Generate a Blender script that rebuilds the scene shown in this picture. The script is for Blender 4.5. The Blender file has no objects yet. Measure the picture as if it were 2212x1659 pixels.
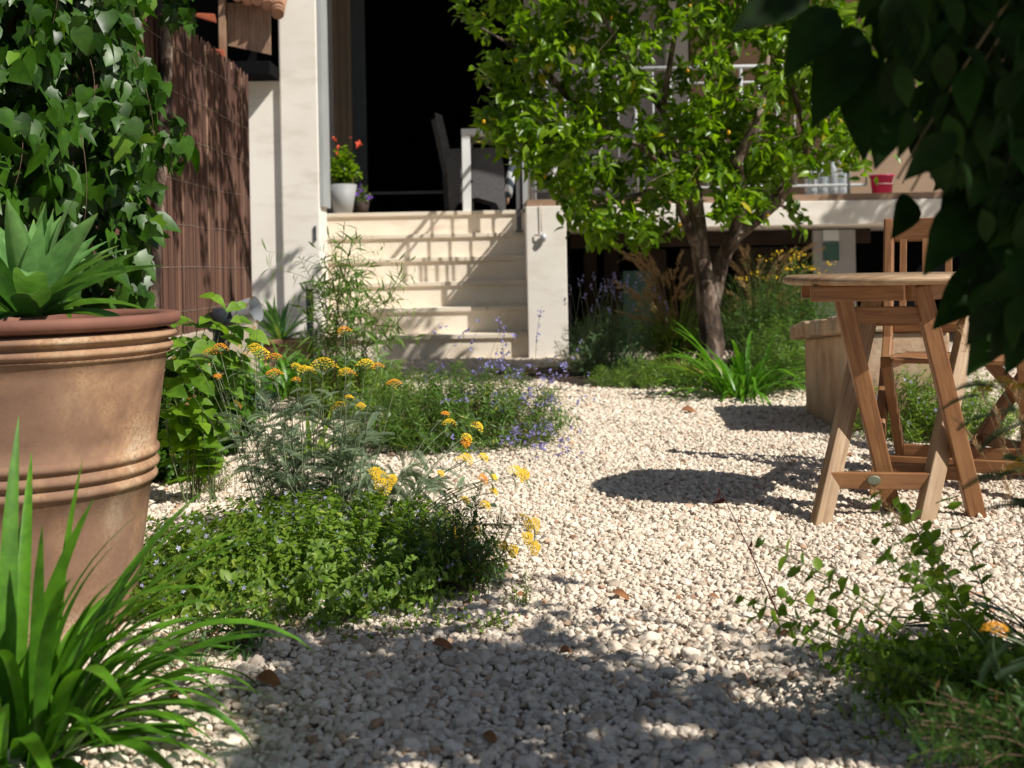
import bpy, math, random
import numpy as np
from mathutils import Vector, Matrix

random.seed(7)
RNG = np.random.default_rng(11)
PI = math.pi
R = math.radians
scene = bpy.context.scene
C = scene.collection

# ------------------------------------------------------------------ camera, light, exposure
F, U0, V0, ROLL, HC = 2510.0, 1106.0, 569.0, R(1.1), 0.80
cam_d = bpy.data.cameras.new('camera')
cam = bpy.data.objects.new('camera', cam_d)
C.objects.link(cam)
cam.matrix_world = Matrix.Translation((0, 0, HC)) @ Matrix.Rotation(PI / 2, 4, 'X') @ Matrix.Rotation(-ROLL, 4, 'Z')
cam_d.sensor_width = 36.0
cam_d.lens = 36.0 * F / 2212.0
cam_d.shift_y = -260.5 / 2212.0
cam_d.clip_start = 0.05
cam_d.clip_end = 400
cam_d.dof.use_dof = True
cam_d.dof.focus_distance = 3.15
cam_d.dof.aperture_fstop = 4.6
scene.camera = cam

SUN_H = Vector((-0.83, 0.56, 0)).normalized()   # horizontal travel of the light
SUN_EL = R(45)
sun_dir = Vector((SUN_H.x * math.cos(SUN_EL), SUN_H.y * math.cos(SUN_EL), -math.sin(SUN_EL)))
sd = bpy.data.lights.new('sun', 'SUN')
sd.energy = 5.0
sd.angle = R(0.53)
sd.color = (1.0, 0.955, 0.88)
so = bpy.data.objects.new('sun', sd)
C.objects.link(so)
so.rotation_euler = sun_dir.to_track_quat('-Z', 'Y').to_euler()
so.location = (6, -4, 8)

world = bpy.data.worlds.new('World')
scene.world = world
world.use_nodes = True
wn = world.node_tree
bgn = wn.nodes['Background']
sky = wn.nodes.new('ShaderNodeTexSky')
sky.sky_type = 'NISHITA'
sky.sun_disc = False
sky.sun_elevation = SUN_EL
to_sun = -sun_dir
sky.sun_rotation = math.atan2(to_sun.x, to_sun.y)
wn.links.new(sky.outputs[0], bgn.inputs[0])
bgn.inputs[1].default_value = 0.05
scene.view_settings.view_transform = 'Standard'
scene.view_settings.look = 'None'
scene.view_settings.gamma = 1
scene.view_settings.exposure = 0.22
scene.render.engine = 'CYCLES'
scene.cycles.use_denoising = True
scene.cycles.max_bounces = 6
scene.cycles.transparent_max_bounces = 8

def P(u, v, Y):
    du, dv = u - U0, v - V0
    x = du * math.cos(ROLL) - dv * math.sin(ROLL)
    y = du * math.sin(ROLL) + dv * math.cos(ROLL)
    return Vector((x / F * Y, Y, HC - y / F * Y))

def G(u, v, z=0.0):
    du, dv = u - U0, v - V0
    y = du * math.sin(ROLL) + dv * math.cos(ROLL)
    return P(u, v, F * (HC - z) / y)

def proj(p):
    x = p[0] / p[1] * F
    y = (HC - p[2]) / p[1] * F
    return (U0 + x * math.cos(ROLL) + y * math.sin(ROLL), V0 - x * math.sin(ROLL) + y * math.cos(ROLL))

# ------------------------------------------------------------------ materials
def new_mat(name):
    m = bpy.data.materials.new(name)
    m.use_nodes = True
    nt = m.node_tree
    return m, nt, nt.nodes['Principled BSDF']

def N(nt, kind, **kw):
    n = nt.nodes.new(kind)
    for k, v in kw.items():
        setattr(n, k, v)
    return n

def ramp(nt, fac, stops):
    r = N(nt, 'ShaderNodeValToRGB')
    el = r.color_ramp.elements
    while len(el) > 1:
        el.remove(el[-1])
    el[0].position = stops[0][0]; el[0].color = (*stops[0][1], 1)
    for p, c in stops[1:]:
        e = el.new(p); e.color = (*c, 1)
    nt.links.new(fac, r.inputs[0])
    return r.outputs[0]

def noise(nt, scale, detail=4, rough=0.55, coord=None, vec=None, mapscale=None, dist=0.0):
    if vec is None:
        tc = N(nt, 'ShaderNodeTexCoord')
        vec = tc.outputs[coord or 'Object']
    if mapscale:
        mp = N(nt, 'ShaderNodeMapping')
        mp.inputs['Scale'].default_value = mapscale
        nt.links.new(vec, mp.inputs[0]); vec = mp.outputs[0]
    t = N(nt, 'ShaderNodeTexNoise')
    t.inputs['Scale'].default_value = scale
    t.inputs['Detail'].default_value = detail
    t.inputs['Roughness'].default_value = rough
    t.inputs['Distortion'].default_value = dist
    nt.links.new(vec, t.inputs['Vector'])
    return t.outputs['Fac']

def bump(nt, bsdf, fac, strength=0.3, dist=0.01):
    b = N(nt, 'ShaderNodeBump')
    b.inputs['Strength'].default_value = strength
    b.inputs['Distance'].default_value = dist
    nt.links.new(fac, b.inputs['Height'])
    nt.links.new(b.outputs[0], bsdf.inputs['Normal'])

def mixc(nt, fac, a, b, mode='MIX'):
    m = N(nt, 'ShaderNodeMix', data_type='RGBA', blend_type=mode)
    if isinstance(fac, (int, float)): m.inputs[0].default_value = fac
    else: nt.links.new(fac, m.inputs[0])
    for i, s in ((6, a), (7, b)):
        if isinstance(s, tuple): m.inputs[i].default_value = (*s, 1)
        else: nt.links.new(s, m.inputs[i])
    return m.outputs[2]

def simple(name, c1, c2=None, scale=6, rough=0.7, bstr=0.15, bdist=0.004, metallic=0.0, detail=5, spec=0.5):
    m, nt, b = new_mat(name)
    c2 = c2 or tuple(x * 0.82 for x in c1)
    f = noise(nt, scale, detail)
    nt.links.new(ramp(nt, f, [(0.3, c2), (0.7, c1)]), b.inputs['Base Color'])
    b.inputs['Roughness'].default_value = rough
    b.inputs['Metallic'].default_value = metallic
    b.inputs['Specular IOR Level'].default_value = spec
    if bstr: bump(nt, b, noise(nt, scale * 12, 4), bstr, bdist)
    return m

def leafmat(name, dark, light, old=None, transl=0.35, rough=0.45, spec=0.5, tw=(1.5, 1.6, 0.5)):
    if not any(k in name for k in ('agave', 'blue', 'feathery', 'petal', 'floret', 'plume', 'yarrow', 'lavender', 'strap_leaf_d')):
        dark = (dark[0] * 1.15, dark[1], dark[2] * 0.6); light = (light[0] * 1.17, light[1], light[2] * 0.6)
    m, nt, b = new_mat(name)
    at = N(nt, 'ShaderNodeAttribute', attribute_name='tint')
    stops = [(0.0, dark), (0.85, light)]
    if old: stops.append((0.97, light)); stops.append((1.0, old))
    col = ramp(nt, at.outputs['Fac'], stops)
    vn = noise(nt, 35, 2)
    col = mixc(nt, 0.25, col, ramp(nt, vn, [(0.35, tuple(x * 0.5 for x in dark)), (0.65, tuple(min(1, x * 1.3) for x in light))]))
    nt.links.new(col, b.inputs['Base Color'])
    b.inputs['Roughness'].default_value = rough
    b.inputs['Specular IOR Level'].default_value = spec
    tr = N(nt, 'ShaderNodeBsdfTranslucent')
    tc = mixc(nt, 1.0, col, (tw[0], tw[1], tw[2]), 'MULTIPLY')
    nt.links.new(tc, tr.inputs[0])
    mx = N(nt, 'ShaderNodeMixShader')
    mx.inputs[0].default_value = transl
    nt.links.new(b.outputs[0], mx.inputs[1]); nt.links.new(tr.outputs[0], mx.inputs[2])
    nt.links.new(mx.outputs[0], nt.nodes['Material Output'].inputs[0])
    return m

def woodmat(name, c1, c2, c3, rough=0.55):
    m, nt, b = new_mat(name)
    uv = N(nt, 'ShaderNodeUVMap')
    f1 = noise(nt, 1.0, 6, 0.6, vec=uv.outputs[0], mapscale=(5, 75, 1), dist=0.6)
    f2 = noise(nt, 1.0, 3, 0.5, vec=uv.outputs[0], mapscale=(3.0, 8, 1))
    f3 = noise(nt, 7, 3)
    c = ramp(nt, f1, [(0.3, c2), (0.5, c1), (0.72, c3)])
    c = mixc(nt, ramp(nt, f2, [(0.35, (0, 0, 0)), (0.75, (0.6, 0.6, 0.6))]), c, c3)
    c = mixc(nt, ramp(nt, f3, [(0.4, (0, 0, 0)), (0.7, (0.35, 0.35, 0.35))]), c, c2)
    nt.links.new(c, b.inputs['Base Color'])
    b.inputs['Roughness'].default_value = rough
    bump(nt, b, f1, 0.25, 0.002)
    return m

M = {}
M['teak'] = woodmat('teak', (0.27, 0.115, 0.040), (0.14, 0.052, 0.018), (0.38, 0.20, 0.085))
M['teak_weathered'] = woodmat('teak_weathered', (0.33, 0.195, 0.095), (0.18, 0.09, 0.038), (0.48, 0.365, 0.24))
M['old_wood'] = woodmat('old_wood', (0.30, 0.17, 0.10), (0.14, 0.07, 0.045), (0.42, 0.29, 0.2))

def stone_mat(name, c1, c2, stain):
    m, nt, b = new_mat(name)
    c = ramp(nt, noise(nt, 1.6, 5, 0.6), [(0.35, c2), (0.62, c1)])
    st = noise(nt, 2.4, 6, 0.65, mapscale=(1, 1, 3.5))
    c = mixc(nt, ramp(nt, st, [(0.52, (0, 0, 0)), (0.68, (0.55, 0.55, 0.55))]), c, stain)
    sp = noise(nt, 45, 3, 0.7)
    c = mixc(nt, ramp(nt, sp, [(0.62, (0, 0, 0)), (0.72, (0.35, 0.35, 0.35))]), c, stain)
    nt.links.new(c, b.inputs['Base Color'])
    b.inputs['Roughness'].default_value = 0.8
    bump(nt, b, noise(nt, 30, 5), 0.2, 0.003)
    return m
M['limestone'] = stone_mat('limestone', (0.87, 0.78, 0.655), (0.80, 0.69, 0.55), (0.58, 0.45, 0.32))
M['plaster'] = stone_mat('plaster', (0.87, 0.82, 0.745), (0.81, 0.75, 0.67), (0.66, 0.59, 0.50))
M['nosing'] = simple('nosing', (0.80, 0.71, 0.585), (0.70, 0.60, 0.47), 3.0, 0.6, 0.1, 0.003)
M['coping'] = simple('coping', (0.36, 0.235, 0.155), (0.26, 0.16, 0.1), 5, 0.8)
M['black'] = simple('dark_room', (0.008, 0.008, 0.009), None, 3, 1.0, 0, spec=0.05)  # near-black base puts the darkness of unlit interiors into the colour
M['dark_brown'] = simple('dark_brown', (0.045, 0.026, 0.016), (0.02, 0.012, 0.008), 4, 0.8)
M['grey_paint'] = simple('grey_paint', (0.42, 0.44, 0.44), None, 3, 0.5, 0)
M['wall_grey'] = simple('wall_grey', (0.34, 0.34, 0.35), (0.27, 0.27, 0.28), 2, 0.8, 0.1)
M['wall_tan'] = simple('wall_tan', (0.34, 0.25, 0.17), (0.28, 0.20, 0.135), 2, 0.9, 0.1)
M['rail'] = simple('rail_paint', (0.42, 0.43, 0.43), None, 3, 0.45, 0)
M['post'] = simple('post_paint', (0.13, 0.13, 0.135), None, 3, 0.5, 0)
M['wall_sand'] = simple('wall_sand', (0.50, 0.43, 0.34), (0.34, 0.28, 0.21), 4, 0.95, 0.4, 0.008)
M['white_alu'] = simple('white_alu', (0.8, 0.81, 0.8), None, 3, 0.45, 0)
M['wicker'] = simple('wicker', (0.11, 0.11, 0.115), (0.055, 0.055, 0.06), 60, 0.7, 0.8, 0.004)
M['shutter'] = simple('shutter', (0.15, 0.115, 0.08), (0.11, 0.085, 0.06), 4, 0.7)
M['zinc'] = simple('zinc_pot', (0.33, 0.335, 0.34), (0.28, 0.285, 0.29), 5, 0.6, 0.05)
M['slate_metal'] = simple('slate_metal', (0.035, 0.045, 0.055), (0.025, 0.03, 0.038), 8, 0.45, 0.05)
M['steel'] = simple('steel', (0.55, 0.57, 0.60), None, 3, 0.35, 0, metallic=0.35)
def bark_mat():
    m, nt, b = new_mat('bark')
    c = ramp(nt, noise(nt, 5, 6, 0.65, mapscale=(2, 2, 0.8)), [(0.40, (0.035, 0.022, 0.016)), (0.5, (0.13, 0.085, 0.06)), (0.58, (0.30, 0.23, 0.18)), (0.66, (0.42, 0.36, 0.30))])
    nt.links.new(c, b.inputs['Base Color']); b.inputs['Roughness'].default_value = 0.95
    bump(nt, b, noise(nt, 22, 6, 0.7, mapscale=(1, 1, 0.4)), 1.0, 0.03)
    return m
M['bark'] = bark_mat()
M['twig'] = simple('twig', (0.20, 0.16, 0.07), (0.12, 0.08, 0.04), 20, 0.8, 0)
M['stem_green'] = simple('stem_green', (0.17, 0.23, 0.09), (0.12, 0.16, 0.06), 20, 0.6, 0)
M['stem_grey'] = simple('stem_grey', (0.27, 0.32, 0.19), (0.18, 0.23, 0.12), 30, 0.7, 0)
M['stem_brown'] = simple('stem_brown', (0.16, 0.10, 0.05), (0.10, 0.06, 0.035), 20, 0.8, 0)
M['soil'] = simple('soil', (0.06, 0.035, 0.022), (0.03, 0.018, 0.012), 30, 1.0, 1.0, 0.02)
M['coral'] = simple('coral_petals', (0.85, 0.13, 0.06), (0.7, 0.08, 0.04), 12, 0.6, 0)
M['purple'] = simple('purple_petals', (0.22, 0.06, 0.5), (0.14, 0.04, 0.4), 12, 0.6, 0)
M['magenta'] = simple('magenta_plastic', (0.6, 0.02, 0.12), None, 5, 0.4, 0)
M['roof_tile'] = simple('roof_tile', (0.50, 0.27, 0.17), (0.30, 0.15, 0.09), 9, 0.9, 0.4, 0.01)
M['teal'] = simple('teal_plastic', (0.03, 0.10, 0.085), None, 5, 0.6, 0)
M['paper'] = simple('paper', (0.6, 0.66, 0.7), None, 5, 0.7, 0)
M['dead_leaf'] = simple('dead_leaf', (0.33, 0.14, 0.05), (0.2, 0.08, 0.03), 30, 0.8, 0.2)
M['dark_red'] = simple('dark_red', (0.12, 0.02, 0.015), None, 20, 0.8, 0)
M['wire'] = simple('wire', (0.42, 0.33, 0.28), None, 5, 0.5, 0, metallic=0.3)
M['brass'] = simple('brass_badge', (0.20, 0.22, 0.15), (0.13, 0.14, 0.10), 30, 0.5, 0.3, metallic=0.4)

M['ivy'] = leafmat('ivy_leaf', (0.007, 0.034, 0.005), (0.043, 0.135, 0.011), (0.15, 0.29, 0.02), 0.25, 0.42, 0.5)
M['lemon'] = leafmat('lemon_leaf', (0.026, 0.095, 0.008), (0.20, 0.38, 0.018), (0.62, 0.50, 0.03), 0.45, 0.34, 0.5)
M['shade'] = leafmat('shade_leaf', (0.004, 0.014, 0.0025), (0.012, 0.045, 0.005), (0.05, 0.12, 0.01), 0.12, 0.6, 0.12)  # near-black copy of leaf green; the crown's shade is put into the colour
M['agap'] = leafmat('strap_leaf', (0.03, 0.12, 0.018), (0.10, 0.29, 0.03), (0.42, 0.30, 0.09), 0.35, 0.4)
M['agave'] = leafmat('agave_leaf', (0.07, 0.19, 0.05), (0.21, 0.40, 0.12), (0.36, 0.50, 0.10), 0.22, 0.45, 0.4)
M['cover'] = leafmat('cover_leaf', (0.06, 0.155, 0.025), (0.19, 0.34, 0.055), (0.36, 0.42, 0.06), 0.4, 0.5)
M['cover_dark'] = leafmat('cover_dark_leaf', (0.02, 0.07, 0.018), (0.06, 0.15, 0.03), (0.2, 0.07, 0.03), 0.25, 0.4)
M['artemisia'] = leafmat('dark_feathery_leaf', (0.02, 0.045, 0.02), (0.055, 0.10, 0.045), None, 0.2, 0.6, 0.3)
M['box'] = leafmat('box_leaf', (0.018, 0.075, 0.012), (0.07, 0.18, 0.025), (0.3, 0.12, 0.03), 0.25, 0.35)
M['broad'] = leafmat('broad_leaf', (0.06, 0.17, 0.02), (0.17, 0.34, 0.035), (0.42, 0.42, 0.05), 0.42, 0.5)
M['yarrow'] = leafmat('yarrow_leaf', (0.12, 0.175, 0.10), (0.28, 0.36, 0.22), None, 0.3, 0.7, 0.3, (1.1, 1.2, 0.8))
M['salvia'] = leafmat('salvia_leaf', (0.035, 0.12, 0.02), (0.11, 0.23, 0.035), (0.36, 0.3, 0.04), 0.35, 0.5)
M['lavender'] = leafmat('lavender_leaf', (0.06, 0.13, 0.05), (0.17, 0.27, 0.12), (0.4, 0.22, 0.1), 0.25, 0.7, 0.3)
M['bamboo'] = leafmat('bamboo_leaf', (0.05, 0.14, 0.035), (0.14, 0.28, 0.07), None, 0.35, 0.5)
M['blue_leaf'] = leafmat('blue_leaf', (0.05, 0.13, 0.10), (0.12, 0.24, 0.19), None, 0.2, 0.7)
M['darkstrap'] = leafmat('dark_strap_leaf', (0.010, 0.028, 0.014), (0.028, 0.07, 0.03), None, 0.15, 0.4)
M['grassy'] = leafmat('grass_blade', (0.05, 0.13, 0.025), (0.14, 0.26, 0.05), (0.4, 0.3, 0.12), 0.35, 0.5)
M['plume'] = leafmat('plume', (0.36, 0.22, 0.10), (0.66, 0.47, 0.26), None, 0.4, 0.9, 0.1, (1, 1, 0.9))
M['violet'] = leafmat('violet_petal', (0.26, 0.24, 0.60), (0.46, 0.42, 0.80), None, 0.4, 0.6, 0.3, (1, 1, 1))
M['lilac'] = leafmat('lilac_petal', (0.45, 0.42, 0.80), (0.68, 0.66, 0.92), None, 0.4, 0.6, 0.3, (1, 1, 1))
M['yellow'] = leafmat('yarrow_floret', (0.72, 0.40, 0.015), (0.85, 0.60, 0.03), None, 0.2, 0.7, 0.3, (1, 1, .6))
M['orange'] = leafmat('yarrow_floret_orange', (0.68, 0.17, 0.02), (0.85, 0.42, 0.03), None, 0.2, 0.7, 0.3, (1, 1, .6))

def terracotta():
    m, nt, b = new_mat('terracotta')
    a = noise(nt, 3.2, 5, 0.6, dist=0.4)
    c = ramp(nt, a, [(0.38, (0.15, 0.085, 0.055)), (0.45, (0.28, 0.165, 0.10)), (0.52, (0.40, 0.25, 0.145)), (0.60, (0.50, 0.375, 0.25))])
    s = noise(nt, 120, 3, 0.7)
    s2 = noise(nt, 9, 4, 0.6)
    mm = N(nt, 'ShaderNodeMath', operation='MULTIPLY')
    nt.links.new(ramp(nt, s, [(0.48, (0, 0, 0)), (0.58, (1, 1, 1))]), mm.inputs[0])
    nt.links.new(ramp(nt, s2, [(0.35, (0.1, 0.1, 0.1)), (0.58, (0.8, 0.8, 0.8))]), mm.inputs[1])
    c = mixc(nt, mm.outputs[0], c, (0.27, 0.14, 0.085))
    st = noise(nt, 1.6, 4, 0.5, mapscale=(3, 3, 1.2))
    c = mixc(nt, ramp(nt, st, [(0.52, (0, 0, 0)), (0.60, (0.7, 0.7, 0.7))]), c, (0.22, 0.13, 0.09))
    nt.links.new(c, b.inputs['Base Color'])
    b.inputs['Roughness'].default_value = 0.97
    b.inputs['Specular IOR Level'].default_value = 0.15
    bump(nt, b, s, 0.35, 0.002)
    return m
M['terracotta'] = terracotta()
M['terracotta_rim'] = simple('terracotta_rim', (0.24, 0.10, 0.065), (0.15, 0.062, 0.042), 7, 0.75, 0.15)

def stone_planter_mat():
    m, nt, b = new_mat('stained_stone')
    a = noise(nt, 4, 6, 0.65, mapscale=(2.2, 2.2, 0.9))
    c = ramp(nt, a, [(0.3, (0.26, 0.15, 0.095)), (0.5, (0.46, 0.31, 0.2)), (0.7, (0.56, 0.42, 0.30))])
    g = noise(nt, 5, 3, mapscale=(2, 2, 1))
    c = mixc(nt, ramp(nt, g, [(0.5, (0, 0, 0)), (0.72, (0.5, 0.5, 0.5))]), c, (0.30, 0.33, 0.26))
    nt.links.new(c, b.inputs['Base Color'])
    b.inputs['Roughness'].default_value = 0.9
    bump(nt, b, noise(nt, 40, 5), 0.6, 0.006)
    return m
M['planter_stone'] = stone_planter_mat()

def reed_mat():
    m, nt, b = new_mat('reed')
    at = N(nt, 'ShaderNodeAttribute', attribute_name='tint')
    c = ramp(nt, at.outputs['Fac'], [(0, (0.045, 0.021, 0.014)), (0.5, (0.125, 0.054, 0.034)), (0.9, (0.23, 0.12, 0.078)), (1, (0.40, 0.26, 0.17))])
    n = noise(nt, 10, 4, mapscale=(1, 1, 0.3))
    c = mixc(nt, ramp(nt, n, [(0.4, (0, 0, 0)), (0.7, (0.5, 0.5, 0.5))]), c, (0.08, 0.04, 0.03))
    nt.links.new(c, b.inputs['Base Color'])
    b.inputs['Roughness'].default_value = 0.8
    return m
M['reed'] = reed_mat()

def pebble_mat():
    m, nt, b = new_mat('pebble')
    at = N(nt, 'ShaderNodeAttribute', attribute_type='INSTANCER', attribute_name='tint')
    c = ramp(nt, at.outputs['Fac'], [(0, (0.40, 0.325, 0.25)), (0.15, (0.64, 0.545, 0.44)), (0.6, (0.79, 0.695, 0.575)),
                                     (0.93, (0.87, 0.785, 0.67)), (0.965, (0.72, 0.55, 0.43)), (0.988, (0.56, 0.36, 0.23)), (1, (0.36, 0.23, 0.16))])
    n = noise(nt, 220, 3)
    c = mixc(nt, 0.3, c, ramp(nt, n, [(0.3, (0.5, 0.44, 0.38)), (0.7, (0.9, 0.85, 0.78))]), 'MULTIPLY')
    nt.links.new(c, b.inputs['Base Color'])
    b.inputs['Roughness'].default_value = 0.9
    b.inputs['Specular IOR Level'].default_value = 0.25
    return m
M['pebble'] = pebble_mat()

def ground_mat():
    m, nt, b = new_mat('gravel_bed')
    v = N(nt, 'ShaderNodeTexVoronoi')
    v.inputs['Scale'].default_value = 70
    tc = N(nt, 'ShaderNodeTexCoord')
    nt.links.new(tc.outputs['Object'], v.inputs['Vector'])
    c = ramp(nt, v.outputs['Distance'], [(0.0, (0.72, 0.62, 0.53)), (0.5, (0.6, 0.51, 0.43)), (0.8, (0.28, 0.22, 0.17))])
    nt.links.new(c, b.inputs['Base Color'])
    b.inputs['Roughness'].default_value = 0.95
    inv = N(nt, 'ShaderNodeMath', operation='MULTIPLY'); inv.inputs[1].default_value = -1
    nt.links.new(v.outputs['Distance'], inv.inputs[0])
    bump(nt, b, inv.outputs[0], 0.9, 0.01)
    return m
M['ground'] = ground_mat()

def glassy(name, col, rough, tr):
    m, nt, b = new_mat(name)
    b.inputs['Base Color'].default_value = (*col, 1)
    b.inputs['Roughness'].default_value = rough
    b.inputs['Transmission Weight'].default_value = tr
    bump(nt, b, noise(nt, 40, 2), 0.5, 0.01)
    return m
M['bottle'] = glassy('clear_plastic', (0.85, 0.93, 0.98), 0.12, 0.75)

def stripes():
    m, nt, b = new_mat('striped_canvas')
    w = N(nt, 'ShaderNodeTexWave')
    w.bands_direction = 'DIAGONAL'
    w.inputs['Scale'].default_value = 3.6
    tc = N(nt, 'ShaderNodeTexCoord')
    nt.links.new(tc.outputs['Object'], w.inputs['Vector'])
    nt.links.new(ramp(nt, w.outputs['Fac'], [(0.45, (0.05, 0.07, 0.09)), (0.55, (0.62, 0.64, 0.66))]), b.inputs['Base Color'])
    b.inputs['Roughness'].default_value = 0.8
    return m
M['stripes'] = stripes()

# ------------------------------------------------------------------ object helpers
ORG = {}
def tag(o, label=None, cat=None, group=None, kind=None):
    if label: o['label'] = label
    if cat: o['category'] = cat
    if group: o['group'] = group
    if kind: o['kind'] = kind
    return o

def thing(name, label, cat, loc=(0, 0, 0), group=None, rz=0):
    o = bpy.data.objects.new(name, None)
    o.empty_display_size = 0.1
    C.objects.link(o)
    o.location = loc
    o.rotation_euler = (0, 0, rz)
    ORG[o.name] = Vector(loc)
    return tag(o, label, cat, group)

def link(name, me, mat, parent=None):
    o = bpy.data.objects.new(name, me)
    C.objects.link(o)
    if mat: me.materials.append(mat)
    if parent:
        o.parent = parent
        ORG[o.name] = ORG[parent.name]
    else:
        ORG[o.name] = Vector((0, 0, 0))
    return o

def np_mesh(name, V, Fc, tint=None, smooth=False, org=None):
    V = np.asarray(V, dtype=np.float32).reshape(-1, 3).copy()
    if org is not None: V -= np.array(org, dtype=np.float32)
    Fc = np.asarray(Fc, dtype=np.int32)
    k = Fc.shape[1]
    me = bpy.data.meshes.new(name)
    me.vertices.add(len(V)); me.vertices.foreach_set('co', V.ravel())
    me.loops.add(Fc.size); me.loops.foreach_set('vertex_index', Fc.ravel())
    me.polygons.add(len(Fc)); me.polygons.foreach_set('loop_start', np.arange(len(Fc), dtype=np.int32) * k)
    if smooth: me.polygons.foreach_set('use_smooth', np.ones(len(Fc), dtype=bool))
    if tint is not None:
        a = me.attributes.new('tint', 'FLOAT', 'POINT')
        a.data.foreach_set('value', np.asarray(tint, dtype=np.float32))
    me.update(calc_edges=True)
    return me

class MB:
    """collects shapes; build() links them as one mesh object"""
    def __init__(s):
        s.v = []; s.f = []; s.uv = []; s.sm = []
    def add(s, vs, fs, uvs=None, smooth=False):
        o = len(s.v)
        s.v += [tuple(p) for p in vs]
        for i, f in enumerate(fs):
            s.f.append([o + k for k in f])
            s.uv.append(uvs[i] if uvs else [(0, 0)] * len(f))
            s.sm.append(smooth)
    def box(s, lo, hi):
        x0, y0, z0 = lo; x1, y1, z1 = hi
        v = [(x0, y0, z0), (x1, y0, z0), (x1, y1, z0), (x0, y1, z0), (x0, y0, z1), (x1, y0, z1), (x1, y1, z1), (x0, y1, z1)]
        s.hexa(v)
    def hexa(s, v):
        fs = [(0, 3, 2, 1), (4, 5, 6, 7), (0, 1, 5, 4), (1, 2, 6, 5), (2, 3, 7, 6), (3, 0, 4, 7)]
        off = random.random() * 9
        uvs = []
        for f in fs:
            a = Vector(v[f[0]]); e1 = (Vector(v[f[1]]) - a).length; e2 = (Vector(v[f[3]]) - a).length
            q = [(0, 0), (e1, 0), (e1, e2), (0, e2)]
            if e2 > e1: q = [(y, x) for x, y in q]
            uvs.append([(x + off, y + off) for x, y in q])
        s.add(v, fs, uvs)
    def bar(s, p0, p1, w, d, side=(1, 0, 0)):
        p0, p1 = Vector(p0), Vector(p1)
        a = (p1 - p0).normalized(); sd = Vector(side)
        sd = (sd - a * sd.dot(a)).normalized(); n = a.cross(sd)
        v = []
        for p in (p0, p1):
            for i, j in ((-1, -1), (1, -1), (1, 1), (-1, 1)):
                v.append(p + sd * (i * w / 2) + n * (j * d / 2))
        L = (p1 - p0).length; off = random.random() * 9
        fs = [(3, 2, 1, 0), (4, 5, 6, 7)]; uvs = [[(0, 0), (0, w), (d, w), (d, 0)]] * 2
        for k in range(4):
            q = (k + 1) % 4
            fs.append((k, q, 4 + q, 4 + k))
            e = (v[q] - v[k]).length; o2 = off + k * 0.37
            uvs.append([(off, o2), (off, o2 + e), (off + L, o2 + e), (off + L, o2)])
        s.add(v, fs, uvs)
    def tube(s, pts, r, n=8, cap=True):
        pts = [Vector(p) for p in pts]
        rs = r if hasattr(r, '__len__') else [r] * len(pts)
        vs, fs = [], []
        prev = None
        for i, p in enumerate(pts):
            t = (pts[min(i + 1, len(pts) - 1)] - pts[max(i - 1, 0)]).normalized()
            ref = prev if prev is not None else (Vector((0, 0, 1)) if abs(t.z) < 0.9 else Vector((1, 0, 0)))
            sd = (ref - t * ref.dot(t)).normalized(); prev = sd; b = t.cross(sd)
            for k in range(n):
                a = 2 * PI * k / n
                vs.append(p + (sd * math.cos(a) + b * math.sin(a)) * rs[i])
        for i in range(len(pts) - 1):
            for k in range(n):
                q = (k + 1) % n
                fs.append((i * n + k, i * n + q, (i + 1) * n + q, (i + 1) * n + k))
        s.add(vs, fs, None, n > 4)
        if cap:
            o = len(s.v) - len(vs)
            s.f.append([o + k for k in range(n)][::-1]); s.uv.append([(0, 0)] * n); s.sm.append(False)
            o2 = o + (len(pts) - 1) * n
            s.f.append([o2 + k for k in range(n)]); s.uv.append([(0, 0)] * n); s.sm.append(False)
    def lathe(s, prof, c, n=64, smooth=True):
        vs, fs = [], []
        for r, z in prof:
            for k in range(n):
                a = 2 * PI * k / n
                vs.append((c[0] + r * math.cos(a), c[1] + r * math.sin(a), c[2] + z))
        for i in range(len(prof) - 1):
            for k in range(n):
                q = (k + 1) % n
                fs.append((i * n + k, i * n + q, (i + 1) * n + q, (i + 1) * n + k))
        s.add(vs, fs, None, smooth)
    def build(s, name, mat, parent=None, bevel=0, seg=2):
        me = bpy.data.meshes.new(name)
        org = ORG[parent.name] if parent else Vector((0, 0, 0))
        me.from_pydata([Vector(p) - org for p in s.v], [], s.f)
        ul = me.uv_layers.new(name='UVMap')
        ul.data.foreach_set('uv', np.array([c for f in s.uv for uv in f for c in uv], dtype=np.float32))
        me.polygons.foreach_set('use_smooth', s.sm)
        me.update()
        o = link(name, me, mat, parent)
        if bevel:
            b = o.modifiers.new('bevel', 'BEVEL'); b.width = bevel; b.segments = seg; b.limit_method = 'ANGLE'
        return o

def kids(o):
    return [c for c in bpy.data.objects if c.parent == o]
def copy_tree(o, parent=None):
    c = o.copy(); C.objects.link(c)
    if parent: c.parent = parent
    for ch in kids(o): copy_tree(ch, c)
    return c

# ------------------------------------------------------------------ foliage helpers
def leaf_tpl(w=0.4, rows=3, fold=0.18, curl=0.2, peak=0.42, wav=0.0):
    """leaf of length 1 along +Y, half-width w/2; quads"""
    V, Fq = [], []
    for i in range(rows + 1):
        t = i / rows
        hw = w / 2 * (math.sin(PI * t ** (math.log(0.5) / math.log(peak)))) if 0 < t < 1 else 0.0
        if i == 0: hw = w * 0.06
        if i == rows: hw = w * 0.015
        z = -curl * t * t
        V += [(-hw, t, z + fold * hw * 2 + wav * math.sin(t * 9)), (0, t, z), (hw, t, z + fold * hw * 2 - wav * math.sin(t * 9))]
    for i in range(rows):
        a = i * 3
        Fq += [(a, a + 1, a + 4, a + 3), (a + 1, a + 2, a + 5, a + 4)]
    return np.array(V), np.array(Fq)

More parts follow.
